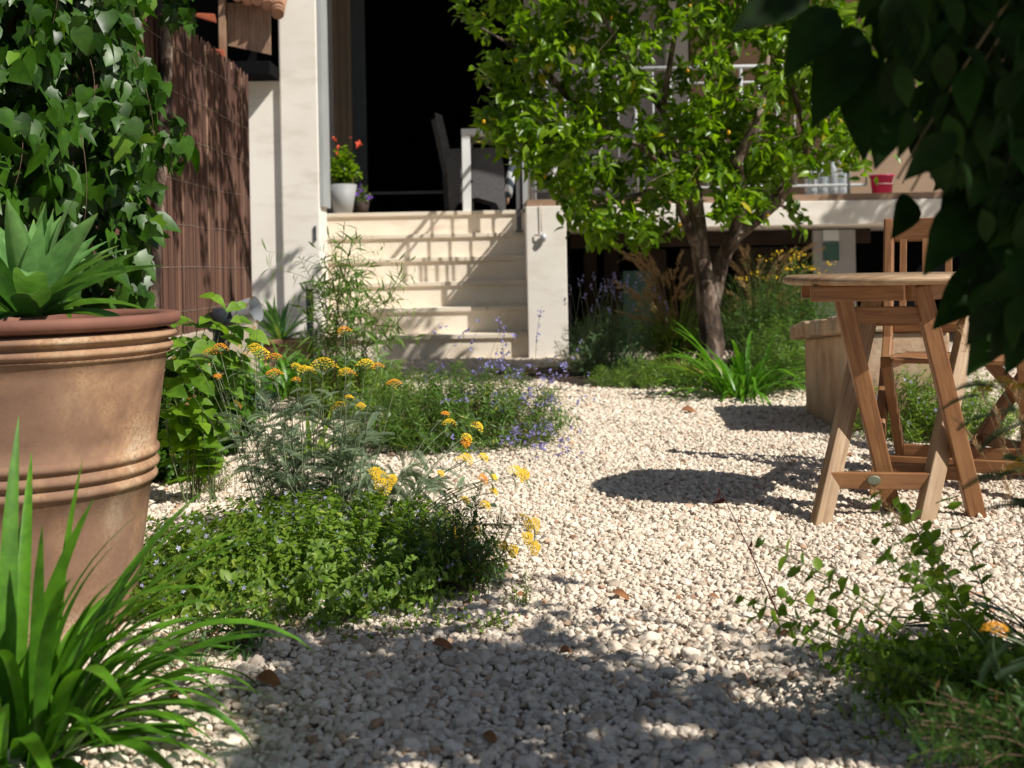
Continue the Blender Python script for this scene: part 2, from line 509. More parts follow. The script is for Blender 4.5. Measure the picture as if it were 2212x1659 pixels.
def ivy_tpl():
    half = [(0.0, -0.02), (0.16, -0.06), (0.44, 0.02), (0.34, 0.22), (0.46, 0.42), (0.22, 0.50), (0.13, 0.75), (0.0, 1.05)]
    V = [(0, 0.15, 0.0)]
    ring = [(x, y) for x, y in half] + [(-x, y) for x, y in half[::-1][1:-1]]
    for x, y in ring:
        V.append((x, y, 0.12 * abs(x) * 1.2 - 0.18 * max(0, y) ** 2))
    V.append((0, 0.5, -0.05))
    n = len(ring); top = n + 1
    Fq = []
    for i in range(n):
        j = (i + 1) % n
        c = 0 if (ring[i][1] + ring[j][1]) / 2 < 0.3 else top
        Fq.append((c, 1 + i, 1 + j))
    Fq.append((0, 1 + 3, top)); Fq.append((0, top, 1 + n - 3))
    return np.array(V), np.array(Fq)

def heart_tpl():
    half = [(0.0, 0.0), (0.18, -0.07), (0.34, 0.05), (0.40, 0.25), (0.32, 0.5), (0.17, 0.75), (0.0, 1.0)]
    V = []
    Fq = []
    for i, (x, y) in enumerate(half):
        z = -0.2 * y * y
        V += [(-x, y, z + 0.2 * x), (0, y if i not in (1,) else 0.0, z), (x, y, z + 0.2 * x)]
    for i in range(len(half) - 1):
        a = i * 3
        Fq += [(a, a + 1, a + 4, a + 3), (a + 1, a + 2, a + 5, a + 4)]
    return np.array(V), np.array(Fq)

def fern_tpl(npin=22, w=0.075):
    """yarrow leaf: rib with short upright pinnae, curved"""
    V, Fq = [], []
    def arc(t): return np.array([0, t * (1 - 0.12 * t), -0.28 * t * t])
    for i in range(6):
        t = i / 5; p = arc(t); hw = 0.012 * (1 - 0.6 * t)
        V += [p + [-hw, 0, 0], p + [hw, 0, 0]]
    for i in range(5):
        Fq.append((2 * i, 2 * i + 1, 2 * i + 3, 2 * i + 2))
    for k in range(npin):
        t = 0.12 + 0.86 * k / (npin - 1)
        p = arc(t); L = w * (0.55 + 0.6 * math.sin(PI * min(1, t * 0.95))) 
        for sx in (-1, 1):
            for up in (0.25, 0.9):
                o = len(V); g = 0.010
                V += [p + [0, -g, 0], p + [0, g, 0], p + [sx * L, g * 1.6 + L * 0.35, up * L], p + [sx * L, -g * 0.4 + L * 0.35, up * L]]
                Fq.append((o, o + 1, o + 2, o + 3))
    return np.array(V), np.array(Fq)

def star_tpl(n=5, w=0.5):
    """small open blossom: petals round the origin, facing +Z"""
    V, Fq = [], []
    for k in range(n):
        a = 2 * PI * k / n
        d = np.array([math.cos(a), math.sin(a), 0]); s = np.array([-math.sin(a), math.cos(a), 0])
        o = len(V)
        V += [0 * d, d * 0.6 + s * w * 0.5 + [0, 0, 0.2], d + [0, 0, 0.3], d * 0.6 - s * w * 0.5 + [0, 0, 0.2]]
        Fq.append((o, o + 1, o + 2, o + 3))
    return np.array(V), np.array(Fq)

LEAF = leaf_tpl(0.42, 3)
LEAF_LONG = leaf_tpl(0.13, 3, 0.1, 0.3)
LEAF_NARROW = leaf_tpl(0.22, 2, 0.15, 0.15)
LEAF_ROUND = leaf_tpl(0.7, 3, 0.15, 0.15, 0.48)
LEAF_LEMON = leaf_tpl(0.46, 4, 0.22, 0.18)
LEAF_OVATE = leaf_tpl(0.6, 4, 0.2, 0.25, 0.38)
IVY, HEART, FERN, STAR = ivy_tpl(), heart_tpl(), fern_tpl(), star_tpl()

def norm(a):
    return a / (np.linalg.norm(a, axis=-1, keepdims=True) + 1e-9)

def frames(D, Nn):
    """rotation matrices with local Y = D, local Z ~ Nn"""
    D = norm(D); X = norm(np.cross(D, Nn)); Z = np.cross(X, D)
    return np.stack([X, D, Z], axis=-1)

def scatter(name, tpl, T, D, Nn, S, mat, parent=None, tint=None, smooth=False):
    V, Fq = tpl
    T = np.asarray(T, float); m = len(T)
    Rm = frames(np.asarray(D, float), np.asarray(Nn, float))
    S = np.broadcast_to(np.asarray(S, float), (m,))
    W = np.einsum('mij,nj->mni', Rm, V) * S[:, None, None] + T[:, None, :]
    FF = (Fq[None] + (np.arange(m) * len(V))[:, None, None]).reshape(-1, Fq.shape[1])
    if tint is None: tint = RNG.random(m)
    me = np_mesh(name, W.reshape(-1, 3), FF, np.repeat(tint, len(V)), smooth, ORG[parent.name] if parent else None)
    return link(name, me, mat, parent)

def rdir(m, zb=0.0, zs=1.0):
    d = RNG.normal(size=(m, 3)); d[:, 2] = d[:, 2] * zs + zb
    return norm(d)

def tubes_np(paths, radii, n=3):
    """many thin tubes; paths: list of (k,3) arrays"""
    V, Fq = [], []
    o = 0
    for pts, r in zip(paths, radii):
        k = len(pts)
        t = np.gradient(pts, axis=0); t = norm(t)
        ref = np.array([0.3, 0.9, 0.2]); s = norm(np.cross(t, ref)); b = np.cross(t, s)
        rr = np.linspace(r, r * 0.45, k)[:, None]
        for j in range(n):
            a = 2 * PI * j / n
            V.append(pts + (s * math.cos(a) + b * math.sin(a)) * rr)
        for j in range(n):
            q = (j + 1) % n
            for i in range(k - 1):
                Fq.append((o + j * k + i, o + q * k + i, o + q * k + i + 1, o + j * k + i + 1))
        o += k * n
    return np.concatenate(V), np.array(Fq)

def stems_obj(name, paths, radii, mat, parent):
    if not hasattr(radii, '__len__'): radii = [radii] * len(paths)
    V, Fq = tubes_np(paths, radii)
    return link(name, np_mesh(name, V, Fq, RNG.random(len(V)), False, ORG[parent.name] if parent else None), mat, parent)

def bez(p0, p1, p2, k=7):
    t = np.linspace(0, 1, k)[:, None]
    return (1 - t) ** 2 * np.array(p0) + 2 * t * (1 - t) * np.array(p1) + t * t * np.array(p2)

def along(paths, spacing, tmin=0.25, tmax=1.0):
    T, D = [], []
    for p in paths:
        L = np.linalg.norm(np.diff(p, axis=0), axis=1).sum()
        n = max(2, int(L * (tmax - tmin) / spacing))
        ts = np.clip(np.linspace(tmin, tmax, n) + RNG.uniform(-0.02, 0.02, n), 0, 0.999) * (len(p) - 1)
        i = ts.astype(int); f = (ts - i)[:, None]
        T.append(p[i] * (1 - f) + p[i + 1] * f); D.append(norm(p[i + 1] - p[i]))
    return np.concatenate(T), np.concatenate(D)

def stem_leaves(paths, spacing, size, spread=1.0, tmin=0.25, up=0.3, pair=1):
    T, D = along(paths, spacing, tmin)
    T = np.repeat(T, pair, axis=0); D = np.repeat(D, pair, axis=0)
    m = len(T)
    side = rdir(m); side = norm(side - D * (side * D).sum(1, keepdims=True))
    if pair == 2: side[1::2] = -side[0::2]
    L = norm(D * RNG.uniform(0.1, 0.8, (m, 1)) + side * spread)
    Nn = norm(D * 0.9 + RNG.normal(size=(m, 3)) * 0.35 + np.array([0, 0, up]))
    S = size * RNG.uniform(0.6, 1.25, m)
    return T, L, Nn, S

def mound(name, label, cat, c, rx, ry, h, nst, tpl, lsize, mat, smat='stem_green', spacing=0.02, group=None, lean=(0, 0),
          tmin=0.2, pair=1, flower=None, nflower=0, fsize=0.008, root=0.35, hmin=0.45, rstem=0.0012, part='foliage', tintb=None, spread=1.0, fz=0.3, tubular=False):
    """low plant: stems fanning from the base with leaves along them"""
    r = thing(name, label, cat, c, group)
    paths = []
    for i in range(nst):
        a = random.uniform(0, 2 * PI); q = math.sqrt(random.random())
        hh = h * random.uniform(hmin, 1.0) * math.sqrt(max(0.06, 1 - (q * 0.93) ** 2))
        tip = (c[0] + rx * q * math.cos(a) + lean[0] * hh, c[1] + ry * q * math.sin(a) + lean[1] * hh, c[2] + hh)
        b = (c[0] + rx * q * root * math.cos(a), c[1] + ry * q * root * math.sin(a), c[2])
        mid = (b[0] * 0.6 + tip[0] * 0.4 + random.uniform(-.02, .02), b[1] * 0.6 + tip[1] * 0.4 + random.uniform(-.02, .02), c[2] + hh * 0.75)
        paths.append(bez(b, mid, tip))
    stems_obj('stems', paths, rstem, M[smat], r)
    T, D, Nn, S = stem_leaves(paths, spacing, lsize, spread, tmin, pair=pair)
    tn = np.clip(RNG.normal(0.5, 0.25, len(T)), 0, 1) if tintb is None else np.clip(RNG.normal(tintb, 0.2, len(T)), 0, 1)
    scatter(part, tpl, T, D, Nn, S, M[mat], r, tn)
    if flower:
        ids = RNG.integers(0, len(paths), nflower)
        T = np.array([paths[i][-1] - (paths[i][-1] - paths[i][-2]) * RNG.uniform(0, 1.6) for i in ids]) + RNG.normal(size=(nflower, 3)) * 0.012
        scatter('blossoms', STAR, T, rdir(nflower), rdir(nflower, fz), fsize * RNG.uniform(0.7, 1.3, nflower), M[flower], r)
    return r

def straps(cx, cy, cz, n, Lr, w, el0=(50, 88), droop=(60, 130), rad=0.05, k=9, az=None, taper=0.9, fold=0.25, wid_jit=0.25, az_bias=None, thick=False):
    """arching strap leaves -> V, F, tint"""
    V, Fq, tn = [], [], []
    for i in range(n):
        a = random.uniform(0, 2 * PI) if az is None else R(random.uniform(*az))
        L = random.uniform(*Lr); e0 = R(random.uniform(*el0)); dr = R(random.uniform(*droop))
        ww = w * random.uniform(1 - wid_jit, 1 + wid_jit)
        rr = rad * math.sqrt(random.random()); a2 = a + random.uniform(-.6, .6)
        p = np.array([cx + rr * math.cos(a2), cy + rr * math.sin(a2), cz])
        h = np.array([math.cos(a), math.sin(a), 0]); s = np.array([-math.sin(a), math.cos(a), 0])
        tw = random.uniform(-.5, .5); cv = random.uniform(-.25, .25)
        o = len(V); t_ = random.random()
        for j in range(k + 1):
            t = j / k
            e = e0 - dr * t ** 1.5
            d = h * math.cos(e) + np.array([0, 0, math.sin(e)]); d = norm(d + s * cv * t)
            if j: p = p + d * (L / k)
            nrm = np.cross(s, d) * -1
            ss = norm(s * math.cos(tw * t) + nrm * math.sin(tw * t)); n2 = np.cross(ss, d)
            hw = ww / 2 * min(1, 0.55 + 1.2 * t) * (1 - max(0, (t - 0.35) / 0.65) ** 2.2 * 0.97)
            up = -n2 if n2[2] < 0 else n2
            V += [p - ss * hw + up * hw * fold, p, p + ss * hw + up * hw * fold]
        tn += [t_] * (3 * (k + 1))
        if random.random() < .35: tn[-3:] = [1.0] * 3; tn[-6:-3] = [.94] * 3
        for j in range(k):
            q = o + j * 3
            Fq += [(q, q + 1, q + 4, q + 3), (q + 1, q + 2, q + 5, q + 4)]
    return np.array(V), np.array(Fq), np.array(tn)

def strap_plant(name, label, cat, c, mat, group=None, sets=(), part='leaves', **kw):
    r = thing(name, label, cat, c, group)
    Vs, Fs, Ts, o = [], [], [], 0
    for kws in sets:
        V, Fq, t = straps(c[0], c[1], c[2], **kws)
        Vs.append(V); Fs.append(Fq + o); Ts.append(t); o += len(V)
    link(part, np_mesh(part, np.concatenate(Vs), np.concatenate(Fs), np.concatenate(Ts), True, ORG[r.name]), M[mat], r)
    return r

# ================================================================== GROUND
gm = MB(); gm.add([(-30, -12, 0), (30, -12, 0), (30, 60, 0), (-30, 60, 0)], [(0, 1, 2, 3)])
g = gm.build('ground', M['ground']); tag(g, 'pale limestone gravel bed under the loose pebbles', kind='structure')

def gravel():
    pts, sc = [], []
    def zone(y0, y1, s):
        ys = np.arange(y0, y1, s)
        for i, y in enumerate(ys):
            w = 0.5 * y + 0.55
            x0, x1 = max(-w, -1.95), w
            xs = np.arange(x0, x1, s) + (s / 2 if i % 2 else 0)
            p = np.stack([xs, np.full(len(xs), y), np.zeros(len(xs))], 1)
            p[:, :2] += RNG.uniform(-s * .45, s * .45, (len(xs), 2))
            pts.append(p); sc.append(np.full(len(xs), s))
    zone(1.25, 2.4, 0.0130); zone(2.4, 5.6, 0.0113); zone(5.6, 9.75, 0.0135)
    p = np.concatenate(pts); s = np.concatenate(sc)
    n = len(p)
    hump = 0.006 * (np.sin(p[:, 0] * 5.1 + 1.3) * np.sin(p[:, 1] * 4.3) + np.sin(p[:, 0] * 13 + p[:, 1] * 9) * 0.5)
    p[:, 2] = 0.0045 + hump + RNG.uniform(-0.002, 0.009, n)
    size = s * RNG.lognormal(-0.45, 0.30, n)
    big = RNG.random(n) < 0.02
    size[big] *= 1.5
    me = bpy.data.meshes.new('gravel')
    me.vertices.add(n); me.vertices.foreach_set('co', p.astype(np.float32).ravel())
    for nm, ty, arr in (('size', 'FLOAT', size), ('tint', 'FLOAT', RNG.random(n))):
        a = me.attributes.new(nm, ty, 'POINT'); a.data.foreach_set('value', arr.astype(np.float32))
    a = me.attributes.new('turn', 'FLOAT_VECTOR', 'POINT')
    rot = np.stack([RNG.normal(0, 0.45, n), RNG.normal(0, 0.45, n), RNG.uniform(0, 6.28, n)], 1).astype(np.float32)
    a.data.foreach_set('vector', rot.ravel())
    o = link('gravel', me, M['pebble'])
    ng = bpy.data.node_groups.new('pebbles', 'GeometryNodeTree')
    ng.interface.new_socket('Geometry', in_out='INPUT', socket_type='NodeSocketGeometry')
    ng.interface.new_socket('Geometry', in_out='OUTPUT', socket_type='NodeSocketGeometry')
    gi, go = ng.nodes.new('NodeGroupInput'), ng.nodes.new('NodeGroupOutput')
    L = ng.links
    join = ng.nodes.new('GeometryNodeGeometryToInstance')
    for k in range(7):
        ico = ng.nodes.new('GeometryNodeMeshIcoSphere'); ico.inputs['Subdivisions'].default_value = 3
        ico.inputs['Radius'].default_value = 1.0
        sp = ng.nodes.new('GeometryNodeSetPosition')
        ps = ng.nodes.new('GeometryNodeInputPosition')
        nz = ng.nodes.new('ShaderNodeTexNoise'); nz.noise_dimensions = '4D'
        nz.inputs['W'].default_value = k * 3.7; nz.inputs['Scale'].default_value = 1.05; nz.inputs['Detail'].default_value = 2.2
        sub = ng.nodes.new('ShaderNodeVectorMath'); sub.operation = 'SUBTRACT'; sub.inputs[1].default_value = (0.5, 0.5, 0.5)
        scl = ng.nodes.new('ShaderNodeVectorMath'); scl.operation = 'SCALE'; scl.inputs['Scale'].default_value = 1.5
        vm = ng.nodes.new('ShaderNodeVectorMath'); vm.operation = 'ADD'
        fl = ng.nodes.new('ShaderNodeVectorMath'); fl.operation = 'MULTIPLY'
        fl.inputs[1].default_value = (1.0, 0.78 + 0.03 * k, 0.55 + 0.04 * (k % 4))
        L.new(ps.outputs[0], nz.inputs['Vector']); L.new(nz.outputs['Color'], sub.inputs[0]); L.new(sub.outputs[0], scl.inputs[0])
        L.new(ps.outputs[0], vm.inputs[0]); L.new(scl.outputs[0], vm.inputs[1]); L.new(vm.outputs[0], fl.inputs[0])
        L.new(ico.outputs['Mesh'], sp.inputs['Geometry']); L.new(fl.outputs[0], sp.inputs['Position'])
        ss = ng.nodes.new('GeometryNodeSetShadeSmooth'); L.new(sp.outputs[0], ss.inputs[0]); ss.inputs['Shade Smooth'].default_value = True
        sm = ng.nodes.new('GeometryNodeSetMaterial'); sm.inputs['Material'].default_value = M['pebble']
        L.new(ss.outputs[0], sm.inputs[0]); L.new(sm.outputs[0], join.inputs[0])
    iop = ng.nodes.new('GeometryNodeInstanceOnPoints'); iop.inputs['Pick Instance'].default_value = True
    def na(nm, t):
        q = ng.nodes.new('GeometryNodeInputNamedAttribute'); q.data_type = t; q.inputs['Name'].default_value = nm; return q
    L.new(gi.outputs[0], iop.inputs['Points']); L.new(join.outputs[0], iop.inputs['Instance'])
    L.new(na('size', 'FLOAT').outputs[0], iop.inputs['Scale'])
    tv = na('turn', 'FLOAT_VECTOR'); er = ng.nodes.new('FunctionNodeEulerToRotation')
    L.new(tv.outputs[0], er.inputs[0]); L.new(er.outputs[0], iop.inputs['Rotation'])
    L.new(iop.outputs[0], go.inputs[0])
    md = o.modifiers.new('pebbles', 'NODES'); md.node_group = ng
    tag(o, 'loose cream and beige limestone pebbles covering the garden floor', kind='stuff')
gravel()

# ================================================================== HOUSE
def X(u, v, Y): return P(u, v, Y).x
FL = 1.302                      # terrace floor
XL, XR = X(698, 560, 9.7), X(1138, 600, 9.7)
CW = X(1226, 650, 9.6)
SB = P(1290, 495, 9.6).z        # underside of the terrace slab
house = thing('house', 'cream rendered house with a raised shaded terrace at the end of the gravel', 'house', (0.5, 11, 0))
m = MB()
px0 = X(604, 250, 9.6)
m.box((px0, 9.60, 0), (XL, 9.95, 4.4))
m.build('pillar', M['plaster'], house, 0.015)
m = MB(); m.box((-3.4, 9.65, 0), (px0 - 0.002, 9.95, 2.42)); m.build('wing_wall', M['plaster'], house, 0.01)
m = MB(); m.box((XL + 0.002, 9.606, FL), (XL + 0.03, 9.97, 4.4)); m.build('door_jamb', M['grey_paint'], house)
# stairs
m = MB(); n = MB()
r_, t_ = 0.217, 0.25
for k in range(1, 7):
    y = 9.7 + t_ * (k - 1)
    z = r_ * k
    m.box((XL - 0.45, y, r_ * (k - 1)), (XR, 11.4 - 0.001 * k, z - 0.038))
    for a, b in ((XL - 0.45, -0.62 + 0.2 * (k % 3)), (-0.617 + 0.2 * (k % 3), XR)):
        n.box((a, y - 0.022, z - 0.0375), (b - 0.002, min(y + t_ + 0.02, 11.3), z))
steps = m.build('steps', M['limestone'], house)
n.build('treads', M['nosing'], steps, 0.004)
m = MB(); m.box((XR + 0.002, 9.6, 0), (CW, 11.0, 1.268)); m.build('side_wall', M['plaster'], house, 0.006)
m = MB(); m.box((CW + 0.001, 9.6, SB), (4.6, 12.4, 1.268)); m.build('terrace_slab', M['plaster'], house, 0.006)
m = MB(); m.box((XR + 0.012, 9.625, 1.27), (4.6, 12.4, 1.325)); m.box((XL - .9, 10.97, FL - 0.05), (XR + 0.01, 12.4, FL - 0.004)); m.build('coping', M['coping'], house)
# terrace back: dark room, walls, roof
m = MB()
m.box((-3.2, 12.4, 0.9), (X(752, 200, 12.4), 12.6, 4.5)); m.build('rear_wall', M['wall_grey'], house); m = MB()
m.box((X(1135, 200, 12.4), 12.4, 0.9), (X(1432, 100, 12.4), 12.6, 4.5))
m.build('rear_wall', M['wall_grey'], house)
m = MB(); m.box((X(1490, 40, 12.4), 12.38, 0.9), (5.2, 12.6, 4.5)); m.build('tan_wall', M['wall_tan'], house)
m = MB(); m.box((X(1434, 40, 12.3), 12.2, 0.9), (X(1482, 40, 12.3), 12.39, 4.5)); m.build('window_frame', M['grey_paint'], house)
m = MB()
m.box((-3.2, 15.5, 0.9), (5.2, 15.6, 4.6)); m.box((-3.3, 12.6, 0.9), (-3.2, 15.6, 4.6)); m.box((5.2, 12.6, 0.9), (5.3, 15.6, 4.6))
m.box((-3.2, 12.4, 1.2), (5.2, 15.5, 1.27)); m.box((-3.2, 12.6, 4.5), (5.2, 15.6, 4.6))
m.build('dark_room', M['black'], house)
m = MB(); m.box((-3.3, 10.15, 3.9), (5.4, 12.7, 4.1)); m.build('terrace_roof', M['plaster'], house)
m = MB()
x0, x1 = X(724, 200, 11.3), X(757, 200, 11.3)
m.box((x0 - 0.02, 11.34, FL), (x1, 11.4, 3.9)); m.box((x0 - 0.02, 11.325, FL), (x0 + .03, 11.339, 3.9)); m.box((x1 - .03, 11.325, FL), (x1, 11.339, 3.9))
m.build('shutter', M['shutter'], house)
m = MB(); xg0, xg1 = X(757, 200, 11.9), X(790, 200, 11.9); m.box((xg0, 11.9, FL), (xg1, 11.96, 3.9)); m.build('door_frame', M['slate_metal'], house)
# under the terrace
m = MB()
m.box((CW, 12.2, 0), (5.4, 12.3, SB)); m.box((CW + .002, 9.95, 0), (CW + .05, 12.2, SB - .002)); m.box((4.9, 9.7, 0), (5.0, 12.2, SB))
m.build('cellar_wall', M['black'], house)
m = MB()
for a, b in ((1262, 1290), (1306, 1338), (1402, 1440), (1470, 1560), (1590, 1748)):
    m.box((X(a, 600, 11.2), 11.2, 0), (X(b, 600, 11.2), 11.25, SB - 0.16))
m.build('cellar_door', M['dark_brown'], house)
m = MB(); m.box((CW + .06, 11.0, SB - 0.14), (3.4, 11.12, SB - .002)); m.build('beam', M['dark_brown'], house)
dpl = MB(); dpl.box((X(1757, 520, 10.2), 10.2, 0), (X(1848, 520, 10.2), 10.25, SB - 0.03))
gd = dpl.build('grey_door', M['wall_grey'], house, 0.004)
m = MB(); m.box((X(1778, 520, 10.19), 10.185, P(1790, 520, 10.19).z), (X(1812, 520, 10.19), 10.195, P(1790, 497, 10.19).z)); m.build('notice', M['paper'], gd)
m = MB(); m.box((X(1778, 520, 10.19), 10.186, P(1790, 563, 10.19).z), (X(1812, 520, 10.19), 10.195, P(1790, 524, 10.19).z)); m.build('notice', M['teal'], gd)
t = thing('storage_crate', 'teal plastic crate in the dark cellar left of the tree trunk', 'crate', (X(1375, 650, 10.8), 10.8, 0))
m = MB(); a, b = X(1345, 650, 10.8), X(1405, 650, 10.8); top = P(1375, 585, 10.8).z
m.box((a, 10.7, 0.02), (b, 11.0, top)); 
for k in range(6): m.box((a - .004, 10.69, 0.06 + k * (top - .1) / 6), (b + .004, 10.705, 0.08 + k * (top - .1) / 6))
m.build('body', M['teal'], t)
# small lamp and pipe on the cheek wall
t = thing('wall_light', 'small metal wall light on the side wall beside the steps', 'wall light', P(1174, 510, 9.58))
m = MB(); p = P(1174, 512, 9.57); m.lathe([(0.0, 0.03), (0.02, 0.02), (0.028, 0), (0.02, -0.03), (0, -0.045)], p, 12); m.build('lens', M['steel'], t)
m = MB(); m.tube([P(1155, 508, 9.59), P(1163, 508, 9.57), p], 0.006, 6); m.tube([P(1168, 440, 9.585), P(1170, 500, 9.585)], 0.004, 5); m.build('pipe', M['wire'], t)
t = thing('wall_light', 'small dark slot light on the cream pillar left of the steps', 'wall light', P(681, 503, 9.59))
m = MB(); m.box(P(679, 520, 9.585), P(683, 488, 9.599)); m.build('slot', M['slate_metal'], t)

# railing
rail = thing('railing', 'white painted metal railing along the terrace edge behind the tree', 'railing', (1.0, 9.68, 1.325))
m = MB(); pz = 1.325; zt = 2.40
xr0, xr1 = XR + 0.05, X(1868, 300, 9.7)
for z, r in ((zt, 0.02), (zt - 0.13, 0.012), (pz + 0.075, 0.012)):
    m.tube([(xr0, 9.68, z), (xr1, 9.68, z)], r, 8)
    m.tube([(xr0, 9.68, z), (xr0, 11.0, z)], r, 8)
m.build('rails', M['rail'], rail)
nb = int((xr1 - xr0) / 0.145)
for k in range(nb + 1):
    xx = xr0 + (xr1 - xr0) * k / nb
    b = MB(); b.tube([(xx, 9.68, pz + (0 if k % 6 == 0 else 0.07)), (xx, 9.68, zt)], 0.016 if k % 6 == 0 else 0.009, 6)
    b.build('post' if k % 6 == 0 else 'baluster', M['rail'], rail)
for k in range(1, 10):
    yy = 9.68 + 0.13 * k
    b = MB(); b.tube([(xr0, yy, pz if k == 9 else pz + 0.07), (xr0, yy, zt)], 0.009, 6); b.build('baluster', M['rail'], rail)
m = MB(); m.box((X(785, 420, 12.3), 12.28, P(800, 421, 12.3).z), (X(960, 420, 12.3), 12.31, P(800, 415, 12.3).z)); m.box((X(785, 420, 12.3), 12.281, FL), (X(790, 420, 12.3), 12.309, P(800, 421, 12.3).z)); m.build('door_rail', M['post'], house)
t = thing('railing_post', 'dark grey square post standing on the top steps beside the railing', 'post', P(1122, 490, 10.7))
m = MB(); a = P(1116, 489, 10.66); b = P(1127, 489, 10.66); m.box((a.x, 10.64, 1.085), (b.x, 10.69, 2.36)); m.build('shaft', M['post'], t, 0.003)
m = MB(); m.box((a.x - 0.01, 10.63, 1.085), (b.x + 0.01, 10.70, 1.10)); m.build('base_plate', M['post'], t)
t = thing('grey_board', 'tall light grey board standing behind the railing corner', 'board', P(1142, 450, 10.95))
m = MB(); a = X(1128, 380, 10.9); b = X(1158, 380, 10.9); m.box((a, 10.9, FL), (b, 10.94, P(1140, 312, 10.9).z)); m.build('panel', M['grey_paint'], t, 0.003)
m = MB(); m.box((b - .012, 10.888, FL), (b, 10.90, P(1140, 312, 10.9).z - .01)); m.build('edge_strip', M['rail'], t)
t = thing('rolled_parasol', 'rolled parasol in dark and white striped canvas leaning by the terrace post', 'parasol', P(1100, 432, 10.9))
m = MB(); m.tube([P(1098, 425, 10.9), P(1104, 380, 10.95), P(1112, 318, 11.0)], [0.035, 0.042, 0.03], 12); m.build('canopy', M['stripes'], t)
m = MB(); m.tube([P(1096, 440, 10.88), P(1098, 424, 10.9)], 0.014, 8); m.build('pole', M['old_wood'], t)

# terrace furniture
t = thing('white_table', 'white metal dining table standing at the edge of the terrace', 'table', (X(1060, 450, 11.3), 11.4, FL))
tz = P(1010, 279, 11.25).z
ax = X(998, 360, 11.25); bx = ax + 0.95
m = MB(); m.box((ax, 11.2, tz - 0.06), (bx, 12.1, tz)); m.build('tabletop', M['white_alu'], t, 0.004)
for (lx, ly) in ((ax + .003, 11.203), (bx - 0.083, 11.203), (ax + .003, 12.02), (bx - 0.083, 12.02)):
    m = MB(); m.box((lx, ly, FL), (lx + 0.08, ly + 0.08, tz - 0.061)); m.build('leg', M['white_alu'], t, 0.003)
def wicker_chair(c, rz):
    t = thing('wicker_chair', 'dark grey wicker armchair behind the white terrace table', 'chair', c, None, rz)
    o = Vector(c)
    def pr(poly, y0, y1):
        n_ = len(poly)
        vs = [o + Vector((x, y0, z)) for x, z in poly] + [o + Vector((x, y1, z)) for x, z in poly]
        q = MB(); q.add(vs, [list(range(n_)), list(range(n_, 2 * n_))[::-1]] + [(i, (i + 1) % n_, n_ + (i + 1) % n_, n_ + i) for i in range(n_)]); return q
    back = [(-0.27, 0.40), (-0.22, 0.40), (-0.26, 0.62), (-0.33, 0.95), (-0.38, 0.97), (-0.31, 0.62)]
    pr(back, -0.26, 0.26).build('backrest', M['wicker'], t, 0.01)
    for y in (-0.28, 0.24):
        side = [(-0.26, 0.0), (-0.23, 0.0), (-0.19, 0.10), (0, 0.16), (0.2, 0.10), (0.25, 0.0), (0.28, 0.0), (0.27, 0.42), (0.24, 0.60), (0.16, 0.63), (-0.24, 0.62), (-0.28, 0.5)]
        pr(side, y, y + 0.04).build('side_panel', M['wicker'], t, 0.008)
    s = MB(); s.box(o + Vector((-0.24, -0.24, 0.18)), o + Vector((0.26, 0.24, 0.42))); s.build('seat', M['wicker'], t, 0.02)
    return t
wicker_chair((X(1010, 450, 11.6) + 0.06, 11.65, FL), R(8))

def pot_on(name, label, c, r0, r1, h, mat, lip=0.0):
    t = thing(name, label, 'flower pot', c)
    m = MB(); m.lathe([(0.0, 0.0), (r0, 0.0), (r1, h), (r1 + lip, h), (r1 + lip, h + 0.01), (r1 - 0.015, h + 0.01), (r1 - 0.02, h - 0.03)], c, 40); m.build('pot', mat, t)
    m = MB(); m.lathe([(r1 - 0.018, h - 0.03), (0.001, h - 0.025)], c, 24); m.build('soil', M['soil'], t)
    return t
hc = (X(741, 455, 11.08), 11.08, FL)
pot_on('flower_pot', 'tapered light grey pot on the top step left of the terrace', hc, 0.085, 0.135, 0.27, M['zinc'])
hb = mound('hibiscus', 'bushy green hibiscus with coral flowers in the light grey terrace pot', 'plant', (hc[0], hc[1], FL + 0.25), 0.17, 0.15, 0.40, 90, LEAF_ROUND, 0.050, 'lemon', 'stem_green', 0.022, root=0.3)
for k, (u, v, s) in enumerate(((722, 300, .03), (776, 312, .045), (731, 318, .025), (728, 330, .02), (757, 297, .012))):
    p = np.array(P(u, v, 10.98)); nn = 9
    scatter('blossom', leaf_tpl(0.7, 2, 0.3, -0.3), np.repeat(p[None], nn, 0), rdir(nn), rdir(nn), s, M['coral'], hb)
pc = (X(783, 455, 11.3), 11.3, FL)
pot_on('flower_pot', 'small dark pot behind the grey pot on the terrace', pc, 0.05, 0.07, 0.12, M['dark_brown'])
mound('petunia', 'trailing petunia with purple flowers beside the grey terrace pot', 'plant', (pc[0], pc[1], FL + 0.1), 0.10, 0.1, 0.2, 22, LEAF_ROUND, 0.03, 'cover', 'stem_green', 0.02, flower='purple', nflower=26, fsize=0.022)

for k, (u, lab) in enumerate(((1766, 'left of two shrink-wrapped packs of clear bottles on the terrace edge'), (1811, 'right of two shrink-wrapped packs of clear bottles on the terrace edge'))):
    c = (X(u, 410, 10.0), 10.0, 1.325)
    t = thing('bottle_pack', lab, 'bottle pack', c, 'packs of bottles behind the railing')
    for i in range(2):
        for j in range(2):
            q = MB(); cc = (c[0] - 0.045 + 0.09 * i, c[1] + 0.09 * j, c[2])
            q.lathe([(0, 0), (0.040, 0.0), (0.042, 0.06), (0.038, 0.08), (0.042, 0.1), (0.042, 0.19), (0.034, 0.24), (0.014, 0.28), (0.014, 0.30), (0, 0.30)], cc, 14); b_ = q.build('bottle', M['bottle'], t)
            q = MB(); q.lathe([(0.0, 0.315), (0.016, 0.315), (0.016, 0.297), (0, 0.297)], cc, 12); q.build('cap', M['white_alu'], b_)
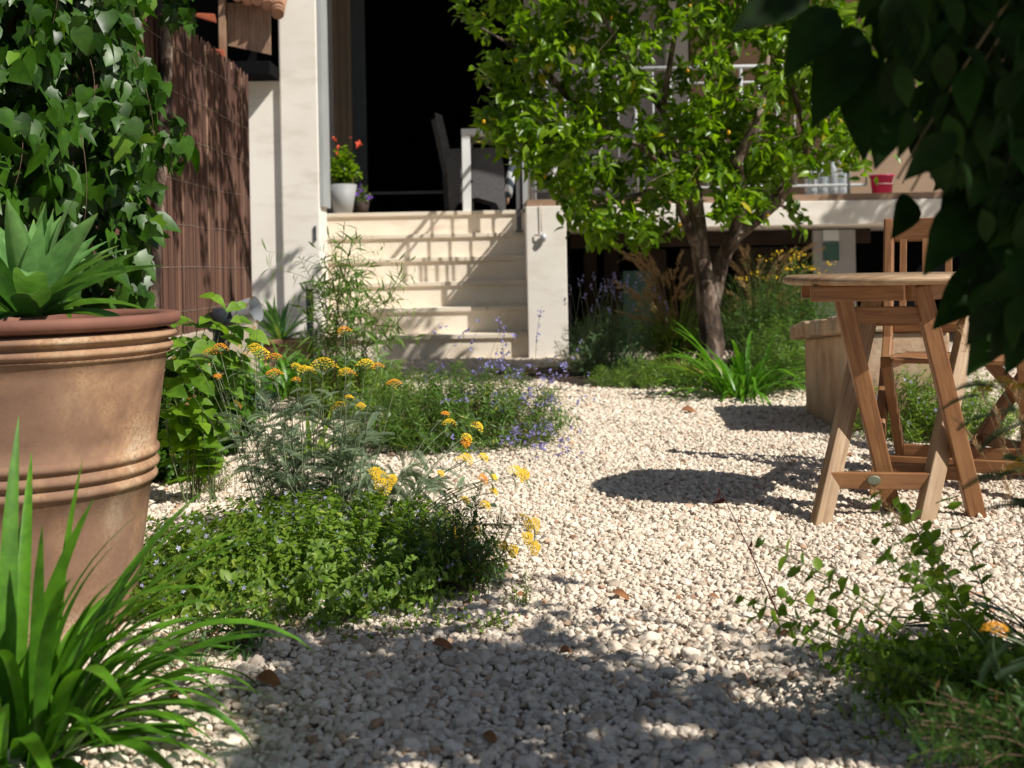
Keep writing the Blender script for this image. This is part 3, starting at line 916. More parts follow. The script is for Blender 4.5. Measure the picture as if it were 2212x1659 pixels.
c = P(1905, 398, 10.1); c.z = 1.325
t = thing('bucket', 'magenta plastic bucket at the right end of the terrace', 'bucket', c)
m = MB(); m.lathe([(0, 0), (0.08, 0), (0.10, 0.17), (0.11, 0.17), (0.11, 0.18), (0.09, 0.18), (0.08, 0.02), (0, 0.02)], c, 28); m.build('body', M['magenta'], t)
m = MB(); m.tube([(c.x - .105, c.y, c.z + .16), (c.x - .06, c.y - .09, c.z + .10), (c.x + .06, c.y - .09, c.z + .10), (c.x + .105, c.y, c.z + .16)], 0.004, 6); m.build('handle', M['wire'], t)

# neighbour's eaves above the fence
t = thing('tiled_eaves', 'weathered clay tile eaves with old boards above the reed fence', 'roof', (-2.4, 9.3, 2.5))
m = MB()
xa, xb = X(420, 100, 9.4), X(600, 100, 9.4)
z1 = P(560, 165, 9.4).z
m.box((xa - 1.0, 9.25, z1), (px0 - .004, 10.2, z1 + 0.10)); m.box((xa - 1.0, 9.75, z1 + .1), (px0 - .004, 10.2, z1 + 1.4)); m.build('beam', M['black'], t)  # beam plus black box behind: shade under the eaves put into the colour
m = MB(); pa, pb, pc_, pd = P(492, 60, 9.3), P(585, 60, 9.3), P(585, 118, 9.3), P(492, 98, 9.3)
for k in range(6):
    f0, f1 = k / 6, (k + .97) / 6
    a0 = pa.lerp(pb, f0); a1 = pa.lerp(pb, f1); b0 = pd.lerp(pc_, f0); b1 = pd.lerp(pc_, f1)
    a0.z += .2; a1.z += .2
    dy = Vector((0, .02, 0))
    m.hexa([b0, b1, b1 + dy, b0 + dy, a0, a1, a1 + dy, a0 + dy])
m.build('boards', M['old_wood'], t)
m = MB(); m.bar(P(482, 150, 9.22), P(480, -40, 9.22), 0.05, 0.05); m.build('bracket', M['old_wood'], t)
m = MB()
for k in range(9):
    for q in range(2):
        u = 480 + k * 22
        p0 = P(min(u + 12, 600), -15 + k * 6 + random.uniform(-4, 4), 9.15 + random.uniform(-.02, .02)); p1 = P(u - 30, -130 + k * 5, 9.9)
        pts = [p0.lerp(p1, f) + Vector((0, 0, 0.012 * q)) for f in (0, .5, 1)]
        m.tube(pts, [0.05 - .012 * q] * 3, 12)
m.build('tiles', M['roof_tile'], t)
M['orange_tile'] = simple('orange_tile', (0.42, 0.10, 0.04), (0.25, 0.06, 0.03), 9, 0.9)
for uu, vv in ((462, 121), (442, 44)):
    m = MB(); m.hexa([P(uu - 22, vv - 8, 9.0), P(uu + 26, vv + 6, 9.0), P(uu + 26, vv + 6, 9.1), P(uu - 22, vv - 8, 9.1), P(uu - 18, vv - 16, 9.0), P(uu + 22, vv - 14, 9.0), P(uu + 22, vv - 14, 9.1), P(uu - 18, vv - 16, 9.1)]); m.build('fallen_tile', M['orange_tile'], t, .008)

# ================================================================== FENCE, LOW WALL
FX = -1.75
fz0, fz1 = 0.46, P(540, 165, 7.76).z
t = thing('reed_fence', 'brown reed screening fence running along the left side of the garden', 'fence', (FX, 5, 0))
V, Fq, tn = [], [], []
def reeds(x, y0, y1, step, ztop, jit):
    y = y0
    while y < y1:
        r = random.uniform(0.0035, 0.0065); o = len(V)
        zt_ = ztop + random.uniform(-jit, jit) + 0.012 * math.sin(y * 3)
        lean = random.gauss(0, 0.012); xx = x + random.uniform(-.004, .008)
        for z, e in ((fz0 - .05, 0), ((fz0 + zt_) / 2, 0.5), (zt_, 1)):
            for a in (0, 1, 2, 3):
                an = PI / 2 * a + .5
                V.append((xx + r * math.cos(an) + random.uniform(-.001, .001), y + lean * e + r * math.sin(an), z))
        for i in range(2):
            for a in range(4):
                b = (a + 1) % 4
                Fq.append((o + i * 4 + a, o + i * 4 + b, o + i * 4 + 4 + b, o + i * 4 + 4 + a))
        tn.extend([min(1, max(0, random.gauss(.45, .22)))] * 12)
        y += step * random.uniform(.6, 1.3)
reeds(FX, 2.6, 7.78, 0.0085, fz1, 0.035)
reeds(FX - 0.008, 2.6, 7.78, 0.0085, fz1 - .05, 0.02)
link('reeds', np_mesh('reeds', V, Fq, tn, False, ORG[t.name]), M['reed'], t)
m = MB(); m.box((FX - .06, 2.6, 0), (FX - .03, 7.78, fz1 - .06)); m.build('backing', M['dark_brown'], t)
m = MB()
for k in range(7):
    z = fz0 + 0.12 + k * 0.23
    m.tube([(FX + .009 + random.uniform(0, .003), 2.6 + j * .37, z + random.uniform(-.006, .006)) for j in range(15)], 0.0016, 4)
m.build('wires', M['wire'], t)
t = tag(None or (lambda q: q)(MB()) and thing('garden_wall', 'low cream retaining wall under the reed fence', 'wall', (FX, 5, 0)))
m = MB(); m.box((FX - .2, 2.6, 0), (FX + .015, 7.9, fz0)); m.build('body', M['wall_sand'], t, 0.012)

# ================================================================== STONE PLANTER
t = thing('stone_planter', 'weathered low stone planter block behind the wooden table', 'planter', (1.85, 5.6, 0))
a0 = G(1740, 897); b0 = G(1850, 950)
A1 = P(1738, 703, a0.y); B1 = P(1850, 690, b0.y)
A1.x, B1.x = a0.x, b0.x
dx = Vector((0.42, 0, 0))
m = MB(); m.hexa([b0, b0 + dx, a0 + dx, a0, Vector((b0.x, b0.y, B1.z - .06)), Vector((b0.x, b0.y, B1.z - .06)) + dx, Vector((a0.x, a0.y, A1.z - .07)) + dx, Vector((a0.x, a0.y, A1.z - .07))])
m.build('body', M['planter_stone'], t, 0.015)
m = MB()
e = Vector((-0.07, 0, 0)); up = Vector((0, 0, 0.072)); 
b2 = Vector((b0.x, b0.y - .02, B1.z - .057)); a2 = Vector((a0.x, a0.y + .02, A1.z - .067))
n_ = 9
for k in range(n_):
    f0, f1 = k / n_, (k + .985) / n_
    q0 = b2.lerp(a2, f0); q1 = b2.lerp(a2, f1); j = Vector((random.uniform(-.006, .006), 0, random.uniform(-.007, .007)))
    m.hexa([q0 + e + j, q0 + dx, q1 + dx, q1 + e + j, q0 + e + up + j, q0 + dx + up + j, q1 + dx + up + j, q1 + e + up + j])
m.build('capstones', M['planter_stone'], t, 0.01)

# ================================================================== TEAK TABLE AND CHAIRS
tc = P(1911, 590, 3.65)
t = thing('garden_table', 'round folding teak table on the gravel', 'table', (tc.x, 3.65, 0))
TZ = 0.745
m = MB(); m.lathe([(0.0, 0), (0.296, 0), (0.312, 0.008), (0.315, 0.014), (0.312, 0.022), (0.298, 0.030), (0.0, 0.030)], (tc.x, 3.65, TZ - 0.030), 72)
tt = m.build('tabletop', M['teak_weathered'], t)
ul = tt.data.uv_layers[0]
for lp in tt.data.loops:
    co = tt.data.vertices[lp.vertex_index].co; ul.data[lp.index].uv = (co.x * 1.0, co.y * 1.0 + co.z * .8)
m = MB()
for k in range(-4, 5):
    y = 3.65 + k * 0.062 + .031; w_ = math.sqrt(max(0, .298 ** 2 - (k * .062 + .031) ** 2))
    m.box((tc.x - w_, y - .0015, TZ - .002), (tc.x + w_, y + .0015, TZ + .0002))
m.build('slat_gaps', M['dark_brown'], tt)
m = MB()
zb = TZ - 0.031
pl, pr_ = P(1750, 612, 3.50), P(1950, 612, 3.46)
m.bar(Vector((pl.x, 3.50, zb - .024)), Vector((pr_.x, 3.46, zb - .024)), 0.046, 0.024, (0, 0, 1))
m.build('apron', M['teak'], t, 0.003); m = MB()
m.bar(Vector((pr_.x + .014, 3.45, zb - .0245)), Vector((pr_.x + .22, 3.62, zb - .0245)), 0.047, 0.024, (0, 0, 1))
m.build('apron', M['teak'], t, 0.003); m = MB()
m.bar(Vector((pl.x + .06, 3.85, zb - .024)), Vector((pr_.x + .1, 3.82, zb - .024)), 0.046, 0.024, (0, 0, 1))
m.build('apron', M['teak'], t, 0.003)
def foot(u, v): g_ = G(u, v); return Vector((g_.x, g_.y, 0.0))
def tp(u, v, Y, z=zb - .002): p = P(u, v, Y); return Vector((p.x, Y, z))
legs = {'A': (foot(1768, 1136), tp(1892, 612, 3.80)), 'D': (foot(1990, 1141), tp(2112, 612, 3.76)),
        'B': (tp(1814, 610, 3.50), foot(1930, 1112)), 'C': (tp(1988, 610, 3.47), foot(2112, 1125))}
for k, (p, q) in legs.items():
    m = MB(); m.bar(p - Vector((0, 0, 0.015 if p.z < .1 else 0)), q, 0.052, 0.042, (1, 0.35, 0) if k in 'AD' else (1, -.1, 0)); m.build('leg', M['teak_weathered'] if k in 'AD' else M['teak'], t, 0.004)
def onleg(k, z):
    p, q = legs[k]; f = (z - p.z) / (q.z - p.z); return p.lerp(q, f)
m = MB(); m.bar(onleg('A', .125), onleg('D', .125), 0.050, 0.022, (0, 0, 1)); st = m.build('stretcher', M['teak'], t, 0.003)
pb = onleg('A', .125).lerp(onleg('D', .125), 0.42) + Vector((0, -.014, 0.004))
m = MB(); vs = []; nseg = 24
for j, (rr, dy) in enumerate(((1, 0), (1, -.004), (0.85, -.006))):
    for i in range(nseg):
        a = 2 * PI * i / nseg; vs.append(pb + Vector((.021 * rr * math.cos(a), dy, .014 * rr * math.sin(a))))
m.add(vs, [(i + j * nseg, (i + 1) % nseg + j * nseg, (i + 1) % nseg + (j + 1) * nseg, i + (j + 1) * nseg) for j in range(2) for i in range(nseg)] + [tuple(range(2 * nseg, 3 * nseg))])
m.build('badge', M['brass'], st)
m = MB(); m.bar(onleg('B', .145), onleg('C', .145), 0.045, 0.022, (0, 0, 1)); m.build('stretcher', M['teak'], t, 0.003)
m = MB(); m.bar(onleg('B', .625), onleg('C', .625), 0.048, 0.022, (0, 0, 1)); m.build('upper_rail', M['teak'], t, 0.003)
m = MB(); m.bar(onleg('A', .60), onleg('D', .60), 0.048, 0.022, (0, 0, 1)); m.build('upper_rail', M['teak'], t, 0.003)
m = MB()
c0 = onleg('B', .66) + Vector((.05, .03, 0)); 
for i in range(14):
    a = c0 + Vector((.001 * i, .002 * i, -.016 * i)); 
    m.tube([a + Vector((.004 if i % 2 else 0, 0 if i % 2 else .004, 0)), a + Vector((0, 0, -.009)), a + Vector((-.004 if i % 2 else 0, 0 if i % 2 else -.004, -.017))], .0017, 5)
m.build('chain', M['wire'], t)

def folding_chair(label, loc, rz):
    """teak folding chair, local: seat centre over origin, faces -Y"""
    t = thing('folding_chair', label, 'chair', loc, 'teak folding chairs around the table', rz)
    o = Vector(loc); W = 0.245
    def q(x, y, z): return o + Vector((x, y, z))
    for s in (-1, 1):
        m = MB(); m.bar(q(s * W, -.27, 0), q(s * W, .14, .50), 0.034, 0.048, (1, 0, 0)); m.bar(q(s * W, .1385, .498), q(s * W, .24, .935), 0.0345, 0.047, (1, 0, 0)); m.build('back_leg', M['teak'], t, 0.006)
        m = MB(); m.bar(q(s * (W - .037), -.20, .44), q(s * (W - .037), .21, 0), 0.03, 0.045, (1, 0, 0)); m.build('front_leg', M['teak'], t, 0.004)
        m = MB(); m.bar(q(s * (W - .0365), -.23, .445), q(s * (W - .0365), .20, .425), 0.034, 0.04, (1, 0, 0)); m.build('seat_rail', M['teak'], t, 0.004)
    m = MB(); m.bar(q(-W + .018, .232, .895), q(W - .018, .232, .895), 0.085, 0.024, (0, 0, 1)); m.build('top_rail', M['teak'], t, 0.005)
    m = MB(); m.bar(q(-W + .018, .151, .55), q(W - .018, .151, .55), 0.05, 0.022, (0, 0, 1)); m.build('lower_rail', M['teak'], t, 0.004)
    m = MB()
    for k in range(6):
        x = -W + .05 + k * (2 * W - .10) / 5
        m.bar(q(x, .156, .572), q(x, .224, .86), 0.024, 0.012, (1, 0, 0))
    m.build('back_slats', M['teak'], t, 0.002)
    m = MB()
    for k in range(9):
        y = -.215 + k * .05
        m.bar(q(-W + .055, y, .452 - .02 * (y + .2)), q(W - .055, y, .452 - .02 * (y + .2)), 0.036, 0.014, (0, 1, 0))
    m.build('seat_slats', M['teak'], t, 0.002)
    for y, z in ((-.18, .11), (.12, .105)):
        m = MB(); m.bar(q(-W + .02, y, z), q(W - .02, y, z), 0.042, 0.02, (0, 0, 1)); m.build('stretcher', M['teak'], t, 0.003)
    return t
ch = folding_chair('teak folding chair directly behind the round table facing the camera', (1.52, 3.98, 0), 0)
ch.rotation_euler[2] = R(-25)
c2 = copy_tree(ch); c2.location = (1.97, 4.15, 0); c2.rotation_euler[2] = R(-78)
c2['label'] = 'teak folding chair at the right of the table half hidden by dark leaves'

# ================================================================== BIG TERRACOTTA POT, AGAVE
pc = Vector((X(75, 900, 2.6), 2.6, 0))
pot = thing('terracotta_pot', 'tall weathered terracotta pot with moulded ridges at the left', 'pot', pc)
Hh = 0.70
def rad(z): return 0.200 + (0.292 - 0.200) * (z / 0.66) ** 0.92
prof = [(0.0, 0.0), (0.195, 0.0), (0.202, 0.01)]
def ridge(z0, amp, w):
    return [(rad(z0 + w * (i / 8 - .5)) + amp * math.cos(PI * (i / 8 - .5)) ** 0.8 if 0 < i < 8 else rad(z0 + w * (i / 8 - .5)), z0 + w * (i / 8 - .5)) for i in range(9)]
zz = [0.05, 0.15, 0.25]
prof += [(rad(z), z) for z in zz]
prof += ridge(0.337, 0.012, 0.028) + ridge(0.366, 0.013, 0.028) + ridge(0.395, 0.010, 0.026)
prof += [(rad(z), z) for z in (0.45, 0.52, 0.58, 0.612)]
prof += [(rad(.62) + .010, .617)] + ridge(0.630, 0.014, 0.024) + ridge(0.657, 0.018, 0.024)
m = MB(); m.lathe(prof, pc, 96); body = m.build('body', M['terracotta'], pot)
m = MB(); m.lathe([(0.288, 0.674), (0.308, 0.678), (0.318, 0.686), (0.318, 0.700), (0.312, 0.7055), (0.275, 0.704), (0.268, 0.695), (0.262, 0.60)], pc, 96); m.build('rim', M['terracotta_rim'], pot)
m = MB(); m.lathe([(0.268, 0.672), (0.15, 0.685), (0.0, 0.69)], pc, 40); m.build('soil', M['soil'], pot)
ac = (P(62, 620, 2.6).x, 2.6, 0.70)
strap_plant('agave', 'large pale green agave rosette growing in the tall terracotta pot', 'plant', ac, 'agave', sets=(
    dict(n=14, Lr=(0.24, 0.34), w=0.074, el0=(30, 62), droop=(10, 55), rad=0.03, fold=0.30, wid_jit=.15),
    dict(n=11, Lr=(0.20, 0.31), w=0.070, el0=(60, 86), droop=(-5, 25), rad=0.02, fold=0.35),
    dict(n=9, Lr=(0.20, 0.28), w=0.07, el0=(5, 25), droop=(10, 50), rad=0.03, fold=0.30),
    dict(n=3, Lr=(0.30, 0.34), w=0.05, el0=(28, 40), droop=(20, 30), rad=0.02, fold=0.35, az=(-40, 5)),
))

# ================================================================== IVY
ivy = thing('ivy', 'thick curtain of glossy ivy hanging over the left end of the reed fence', 'ivy', (-1.5, 3.8, 0.5))
def edge(v):
    pts = [(-400, 300), (0, 335), (60, 345), (110, 350), (200, 375), (260, 395), (300, 415), (340, 400), (400, 385), (430, 350), (520, 345), (590, 355), (660, 330), (760, 250)]
    for (a, ua), (b, ub) in zip(pts, pts[1:]):
        if v <= b: return ua + (ub - ua) * (v - a) / (b - a)
    return 250
T, D, Nn, S = [], [], [], []
while len(T) < 6800:
    v = random.uniform(-330, 700); u = random.uniform(-420, 420)
    eu = edge(v)
    if u > eu + random.uniform(-8, 8): continue
    f = (eu - u) / 700
    Y = 4.25 - 1.75 * f + random.gauss(0, .05) if f > 0 else 4.25
    depth = random.random() ** .8 * 0.36
    pk = math.sin(u * .029 + v * .017) * math.sin(v * .021 - u * .013 + 1) + random.gauss(0, .18)
    if pk > .30: depth = random.uniform(.28, .45)
    elif pk < -.25: depth *= .5
    p = P(u, v, Y + depth); p.x -= depth * .25
    if p.z < 0.3: continue
    T.append(p)
    D.append((random.gauss(.10, .5), random.gauss(-.15, .45), -1 + random.gauss(0, .45)))
    Nn.append((random.gauss(.55, .9), random.gauss(-.4, .8), random.gauss(.25, .7)))
    S.append(random.uniform(.05, .105) * (0.85 if random.random() < .5 else 1))
vs = np.array(T)
tn = np.clip(RNG.normal(.45, .25, len(T)), 0, .97); tn[RNG.random(len(T)) < .04] = 1
hm = RNG.random(len(T)) < .45
T, D, Nn, S = map(np.array, (T, D, Nn, S))
scatter('leaves', IVY, T[~hm], D[~hm], Nn[~hm], S[~hm], M['ivy'], ivy, tn[~hm], True)
scatter('leaves', HEART, T[hm], D[hm], Nn[hm], S[hm] * 1.1, M['ivy'], ivy, tn[hm], True)
paths = []
for k in range(9):
    v = random.uniform(-250, 400); u = edge(v) - random.uniform(5, 500); Y = 4.2 - 1.75 * (edge(v) - u) / 700
    p0 = P(u, v, Y + .12); p2 = P(u + random.uniform(-30, 60), v + random.uniform(80, 260), Y + .06)
    paths.append(bez(p0, (p0 + p2) / 2 + Vector((.05, -.03, 0)), p2))
stems_obj('stems', paths, 0.0016, M['stem_brown'], ivy)
m = MB()
m.tube([(FX + .03, 5.5, .45), (FX + .05, 5.62, 1.1), (FX + .03, 5.8, 1.6), (FX + .06, 5.78, 2.0), (FX + .03, 5.9, 2.7)], [.03, .026, .034, .028, .02], 8)
m.build('trunk', M['bark'], ivy)
T = []
for k in range(140):
    p = P(random.uniform(362, 412), random.uniform(-90, 55), 5.6 + random.uniform(-.15, .15)); T.append(p)
scatter('leaves', IVY, T, rdir(140, -1.0), rdir(140, .2) + np.array([.4, -.6, 0]), RNG.uniform(.05, .085, 140), M['ivy'], ivy)
m = MB(); m.box((FX - .3, 2.4, .3), (FX - .22, 4.6, 2.6)); m.build('backing', M['dark_brown'], ivy)  # dark sheet added to stand in for shade in the leaf gaps

# ================================================================== LEMON TREE
def inpoly(u, v, poly):
    c = False; n = len(poly)
    for i in range(n):
        x1, y1 = poly[i]; x2, y2 = poly[(i + 1) % n]
        if (y1 > v) != (y2 > v) and u < (x2 - x1) * (v - y1) / (y2 - y1) + x1: c = not c
    return c

def clump_leaves(cs, per, rad_, size, tpl_up=0.1):
    T, D, Nn, S = [], [], [], []
    for c in cs:
        ax = rdir(1, .2)[0]
        for k in range(per):
            f = random.random()
            p = np.array(c) + ax * rad_ * (f * 2 - 1) + RNG.normal(size=3) * rad_ * .35
            T.append(p)
        d = RNG.normal(size=(per, 3)) * .8 + ax * .8 + np.array([0, 0, -.25]); D.append(d)
        Nn.append(RNG.normal(size=(per, 3)) * .55 + np.array([0.15, -.35, .75]))
        S.append(size * RNG.uniform(.6, 1.2, per))
    return np.array(T), np.concatenate(D), np.concatenate(Nn), np.concatenate(S)

TY = 7.7
base = G(1545, 838); base = Vector((base.x, TY, 0))
tree = thing('lemon_tree', 'sunlit lemon tree with a leaning grey trunk in front of the terrace', 'tree', base)
def pt(u, v, Y=TY): return P(u, v, Y)
m = MB()
b0 = Vector((base.x, TY, -.02))
m.tube([b0, pt(1540, 740), pt(1532, 690), pt(1528, 640), pt(1520, 590), pt(1512, 540), pt(1507, 480), pt(1500, 420), pt(1480, 340), pt(1430, 240)],
       [.105, .082, .076, .074, .064, .060, .056, .05, .036, .02], 14)
m.tube([pt(1535, 670), pt(1548, 610), pt(1560, 560), pt(1590, 510), pt(1625, 480, 7.8), pt(1680, 430, 7.9), pt(1715, 360, 7.9), pt(1745, 300, 7.9), pt(1830, 240, 7.9)],
       [.058, .055, .05, .046, .045, .052, .046, .04, .02], 12)
m.tube([pt(1560, 560), pt(1585, 500, 7.6), pt(1602, 455, 7.5), pt(1605, 410, 7.5), pt(1590, 350, 7.4), pt(1640, 260, 7.4), pt(1660, 120, 7.4)], [.045, .035, .032, .03, .04, .032, .012], 10)
m.tube([pt(1512, 540), pt(1490, 500, 7.6), pt(1470, 450, 7.5), pt(1465, 380, 7.4)], [.05, .035, .03, .02], 10)
m.build('trunk', M['bark'], tree)
m = MB()
for (a, b, c_) in (((1500, 420), (1400, 330), (1250, 240)), ((1480, 340), (1330, 300), (1180, 310)), ((1430, 240), (1350, 120), (1260, -40)), ((1430, 240), (1460, 60), (1480, -150)),
                   ((1745, 300), (1700, 150), (1640, -80)), ((1250, 240), (1160, 130), (1040, 60)), ((1465, 380), (1380, 420), (1260, 450)), ((1602, 455), (1660, 430), (1740, 470))):
    y = random.uniform(7.3, 7.9); m.tube([pt(*a), pt(*b, y), pt(*c_, y)], [.024, .015, .006], 7)
m.build('branches', M['bark'], tree)
POLY = [(985, -80), (1005, 30), (1060, 85), (1030, 140), (1075, 200), (1040, 265), (1085, 320), (1160, 370), (1200, 440), (1250, 490), (1370, 530), (1450, 510), (1490, 455), (1560, 470), (1640, 465),
        (1735, 480), (1690, 420), (1740, 380), (1880, 360), (1895, 230), (1870, 120), (1830, 30), (1800, -80), (1700, -250), (1300, -320), (1050, -250)]
cs = []
while len(cs) < 540:
    u, v = random.uniform(980, 1900), random.uniform(-320, 530)
    if 370 < len(cs) < 450: v = random.uniform(250, 530)
    if len(cs) >= 450: u = random.uniform(1560, 1890); v = random.uniform(-200, 380)
    if not inpoly(u, v, POLY): continue
    if random.random() < 0.75 and (1690 < u < 1880 and 240 < v < 400): continue
    if random.random() < 0.3 and (1230 < u < 1330 and 110 < v < 190): continue
    Y = TY + random.uniform(-.62, .55) * math.sqrt(max(.1, 1 - ((u - 1430) / 520) ** 2))
    cs.append(P(u, v, Y))
T, D, Nn, S = clump_leaves(cs, 30, .10, .092)
tn = np.clip(RNG.normal(.46, .30, len(T)), 0, .9); tn[RNG.random(len(T)) < .012] = 1
scatter('crown', LEAF_LEMON, T, D, Nn, S, M['lemon'], tree, tn, True)
V_ = []
for i in range(26):
    u, v = random.uniform(1010, 1850), random.uniform(-60, 490)
    if inpoly(u, v, POLY): V_.append(P(u, v, TY - .6 + random.uniform(-.05, .5)))
for p in V_:
    m = MB(); m.lathe([(0, .015), (.009, .009), (.012, 0), (.008, -.011), (0, -.016)], p, 8); m.build('fruit', M['yellow'], tree)
paths = []
for k in range(30):
    c = cs[random.randrange(len(cs))]; q = Vector(c) + Vector((random.gauss(0, .25), random.gauss(0, .1), random.gauss(.1, .25)))
    paths.append(bez(c, (Vector(c) + q) / 2 + Vector((.04, 0, .03)), q))
stems_obj('twigs', paths, 0.005, M['twig'], tree)

# ================================================================== FOREGROUND TREE (trunk out of frame at the right)
SUNUP = Vector((-sun_dir.x, -sun_dir.y, -sun_dir.z)); SUNUP = SUNUP / SUNUP.z     # per metre of height
ft = thing('shade_tree', 'dark leafy branches hanging into view at the upper right corner', 'tree', (2.5, 0.75, 0))
m = MB()
m.tube([(2.5, .75, -.02), (2.45, .78, .6), (2.35, .8, 1.3), (2.1, .85, 1.9), (1.7, .95, 2.3), (1.2, 1.1, 2.5)], [.13, .11, .10, .08, .05, .025], 12)
m.tube([(2.35, .8, 1.3), (2.5, .9, 1.7), (2.6, 1.0, 2.1)], [.08, .06, .03], 10)
m.tube([(2.1, .85, 1.9), (1.5, .4, 2.3), (.9, .3, 2.6)], [.06, .04, .02], 10)
m.build('trunk', M['bark'], ft)
HP = [(1860, -60), (1870, 40), (1900, 110), (1905, 210), (1930, 300), (1990, 340), (2045, 420), (2075, 480), (2100, 540), (2140, 540), (2150, 600), (2100, 640), (2110, 700), (2150, 760), (2212, 745), (2300, 780), (2300, -60)]
T, D, Nn, S = [], [], [], []
while len(T) < 700:
    u, v = random.uniform(1790, 2300), random.uniform(-90, 800)
    if not inpoly(u, v, HP): continue
    if random.random() < .5 and u < 2020 and v > 60: continue
    if 2120 < u < 2200 and 560 < v < 700 and random.random() < .8: continue
    Y = random.uniform(1.35, 1.85)
    s = random.uniform(.045, .08); d = Vector((random.gauss(-.2, .45), random.gauss(0, .35), -1 + random.gauss(0, .3))).normalized()
    p = P(u, v, Y) - d * s * .6
    T.append(p); D.append(d); Nn.append((random.gauss(-.1, .5), random.gauss(-.8, .35), random.gauss(.4, .35))); S.append(s)
# a few large near leaves that make the outline
for (u0, v0, u1, v1, w_) in ((1745, -40, 1605, 45, 1), (1800, 20, 1705, 140, 1), (1850, 60, 1770, 250, 1), (1880, 120, 1860, 320, 1), (1965, 425, 1945, 500, 1), (2125, 440, 2005, 560, 1), (2120, 480, 2095, 600, 1),
                             (2140, 580, 2035, 690, 1), (2180, 640, 2110, 795, 1), (2230, 640, 2190, 790, 1), (2100, 380, 2045, 460, 1), (1930, 230, 1900, 340, 1)):
    Y = random.uniform(1.45, 1.6)
    p0, p1 = P(u0, v0, Y + .03), P(u1, v1, Y - .03)
    T.append(p0); D.append(p1 - p0); Nn.append((random.gauss(0, .25), -1, random.gauss(.25, .2))); S.append((p1 - p0).length)
# twig network carrying them
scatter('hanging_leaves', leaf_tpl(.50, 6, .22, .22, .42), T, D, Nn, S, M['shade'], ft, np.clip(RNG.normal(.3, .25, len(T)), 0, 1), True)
T, D = [], []
while len(T) < 85:
    u, v = random.uniform(1840, 2260), random.uniform(-20, 620)
    if inpoly(u, v, HP): T.append(P(u, v, random.uniform(1.9, 2.15))); D.append((random.gauss(-.3, .6), random.gauss(0, .3), random.gauss(-.4, .5)))
scatter('sun_tinted_leaves', LEAF_LEMON, T, D, rdir(85, .6) + np.array([0, -.6, 0]), RNG.uniform(.045, .08, 85), M['lemon'], ft, None, True)  # brighter leaf colour stands in for sun among the dark leaves
paths = []
for k in range(30):
    u, v = random.uniform(1900, 2280), random.uniform(40, 430); Y = random.uniform(1.45, 2.0)
    q = P(u, v, Y); p0 = Vector((random.uniform(.75, 1.3), Y - .1, random.uniform(1.4, 1.7)))
    paths.append(bez(p0, (p0 + q) / 2 + Vector((0, 0, .12)), q))
stems_obj('twigs', paths, 0.004, M['twig'], ft)
# overhead crown: clumps of leaves up the sun's path from where their shade falls
cl = []
def shade_at(pts, n, h0, h1):
    for i in range(n):
        t_ = random.choice(pts) if isinstance(pts, list) else pts()
        h = random.uniform(h0, h1); cl.append(t_ + SUNUP * (h - t_.z) + Vector((random.gauss(0, .03), random.gauss(0, .03), 0)))
def poly_ground(poly):
    us = [p[0] for p in poly]; vs_ = [p[1] for p in poly]
    def f():
        while True:
            u, v = random.uniform(min(us), max(us)), random.uniform(min(vs_), max(vs_))
            if inpoly(u, v, poly): return G(u, v)
    return f
shade_at(poly_ground([(1200, 1420), (1500, 1420), (1950, 1400), (2500, 1380), (2500, 1470), (1800, 1500), (1500, 1470), (1150, 1500), (900, 1490)]), 17, 1.7, 2.6)
shade_at(poly_ground([(480, 1640), (700, 1560), (1000, 1540), (1300, 1560), (1100, 1620), (1000, 1720), (400, 1740)]), 7, 1.7, 2.7)
shade_at(poly_ground([(1980, 1480), (2500, 1430), (2600, 1760), (2100, 1760)]), 34, 1.5, 2.6)
def hang():
    while True:
        u, v = random.uniform(1780, 2300), random.uniform(-150, 800)
        if inpoly(u, v, HP) or (v < 0 and u > 1800): return P(u, v, random.uniform(1.4, 1.8))
shade_at(hang, 36, 1.75, 2.7)
def dark_shrub(): return Vector((random.uniform(-.18, .0), random.uniform(2.62, 2.9), random.uniform(.08, .26)))
shade_at(dark_shrub, 9, 1.8, 2.5)
T, D, Nn, S = clump_leaves(cl, 17, .12, .088)
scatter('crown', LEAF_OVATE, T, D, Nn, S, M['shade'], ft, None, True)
paths = []
for c in cl[::3]:
    o_ = Vector((1.7, .9, 2.3)); paths.append(bez(c, (c + o_) / 2 + Vector((0, 0, .1)), o_ + Vector((random.gauss(0, .2), random.gauss(0, .2), random.gauss(0, .1))), 6))
stems_obj('branches', paths, 0.006, M['bark'], ft)

# tall tree right of the house, out of frame, whose branches shade the fence top
tt_ = thing('tall_tree', 'high open tree beyond the right end of the terrace shading the fence and steps', 'tree', (4.4, 7.6, 0))
m = MB(); m.tube([(4.4, 7.6, -.02), (4.35, 7.55, 1.5), (4.2, 7.4, 2.9), (3.4, 7.0, 3.6), (2.0, 6.4, 3.9), (.6, 5.9, 3.9), (-.4, 5.6, 3.8)], [.16, .14, .12, .09, .06, .04, .02], 12)
m.build('trunk', M['bark'], tt_)
cl = []
shade_at(lambda: Vector((FX, random.uniform(5.7, 7.8), random.uniform(1.3, 2.15))), 50, 3.4, 4.1)
shade_at(lambda: Vector((FX, random.uniform(5.7, 7.8), random.uniform(.6, 1.5))), 12, 3.4, 4.1)
shade_at(lambda: Vector((random.uniform(2.75, 3.6), 9.6, random.uniform(1.0, 1.4))), 16, 3.4, 4.2)
shade_at(lambda: Vector((random.uniform(-1.2, .9), random.uniform(9.2, 9.55), 0)), 12, 3.5, 4.2)
T, D, Nn, S = clump_leaves(cl, 22, .12, .085)
scatter('crown', LEAF_OVATE, T, D, Nn, S, M['lemon'], tt_, None, True)

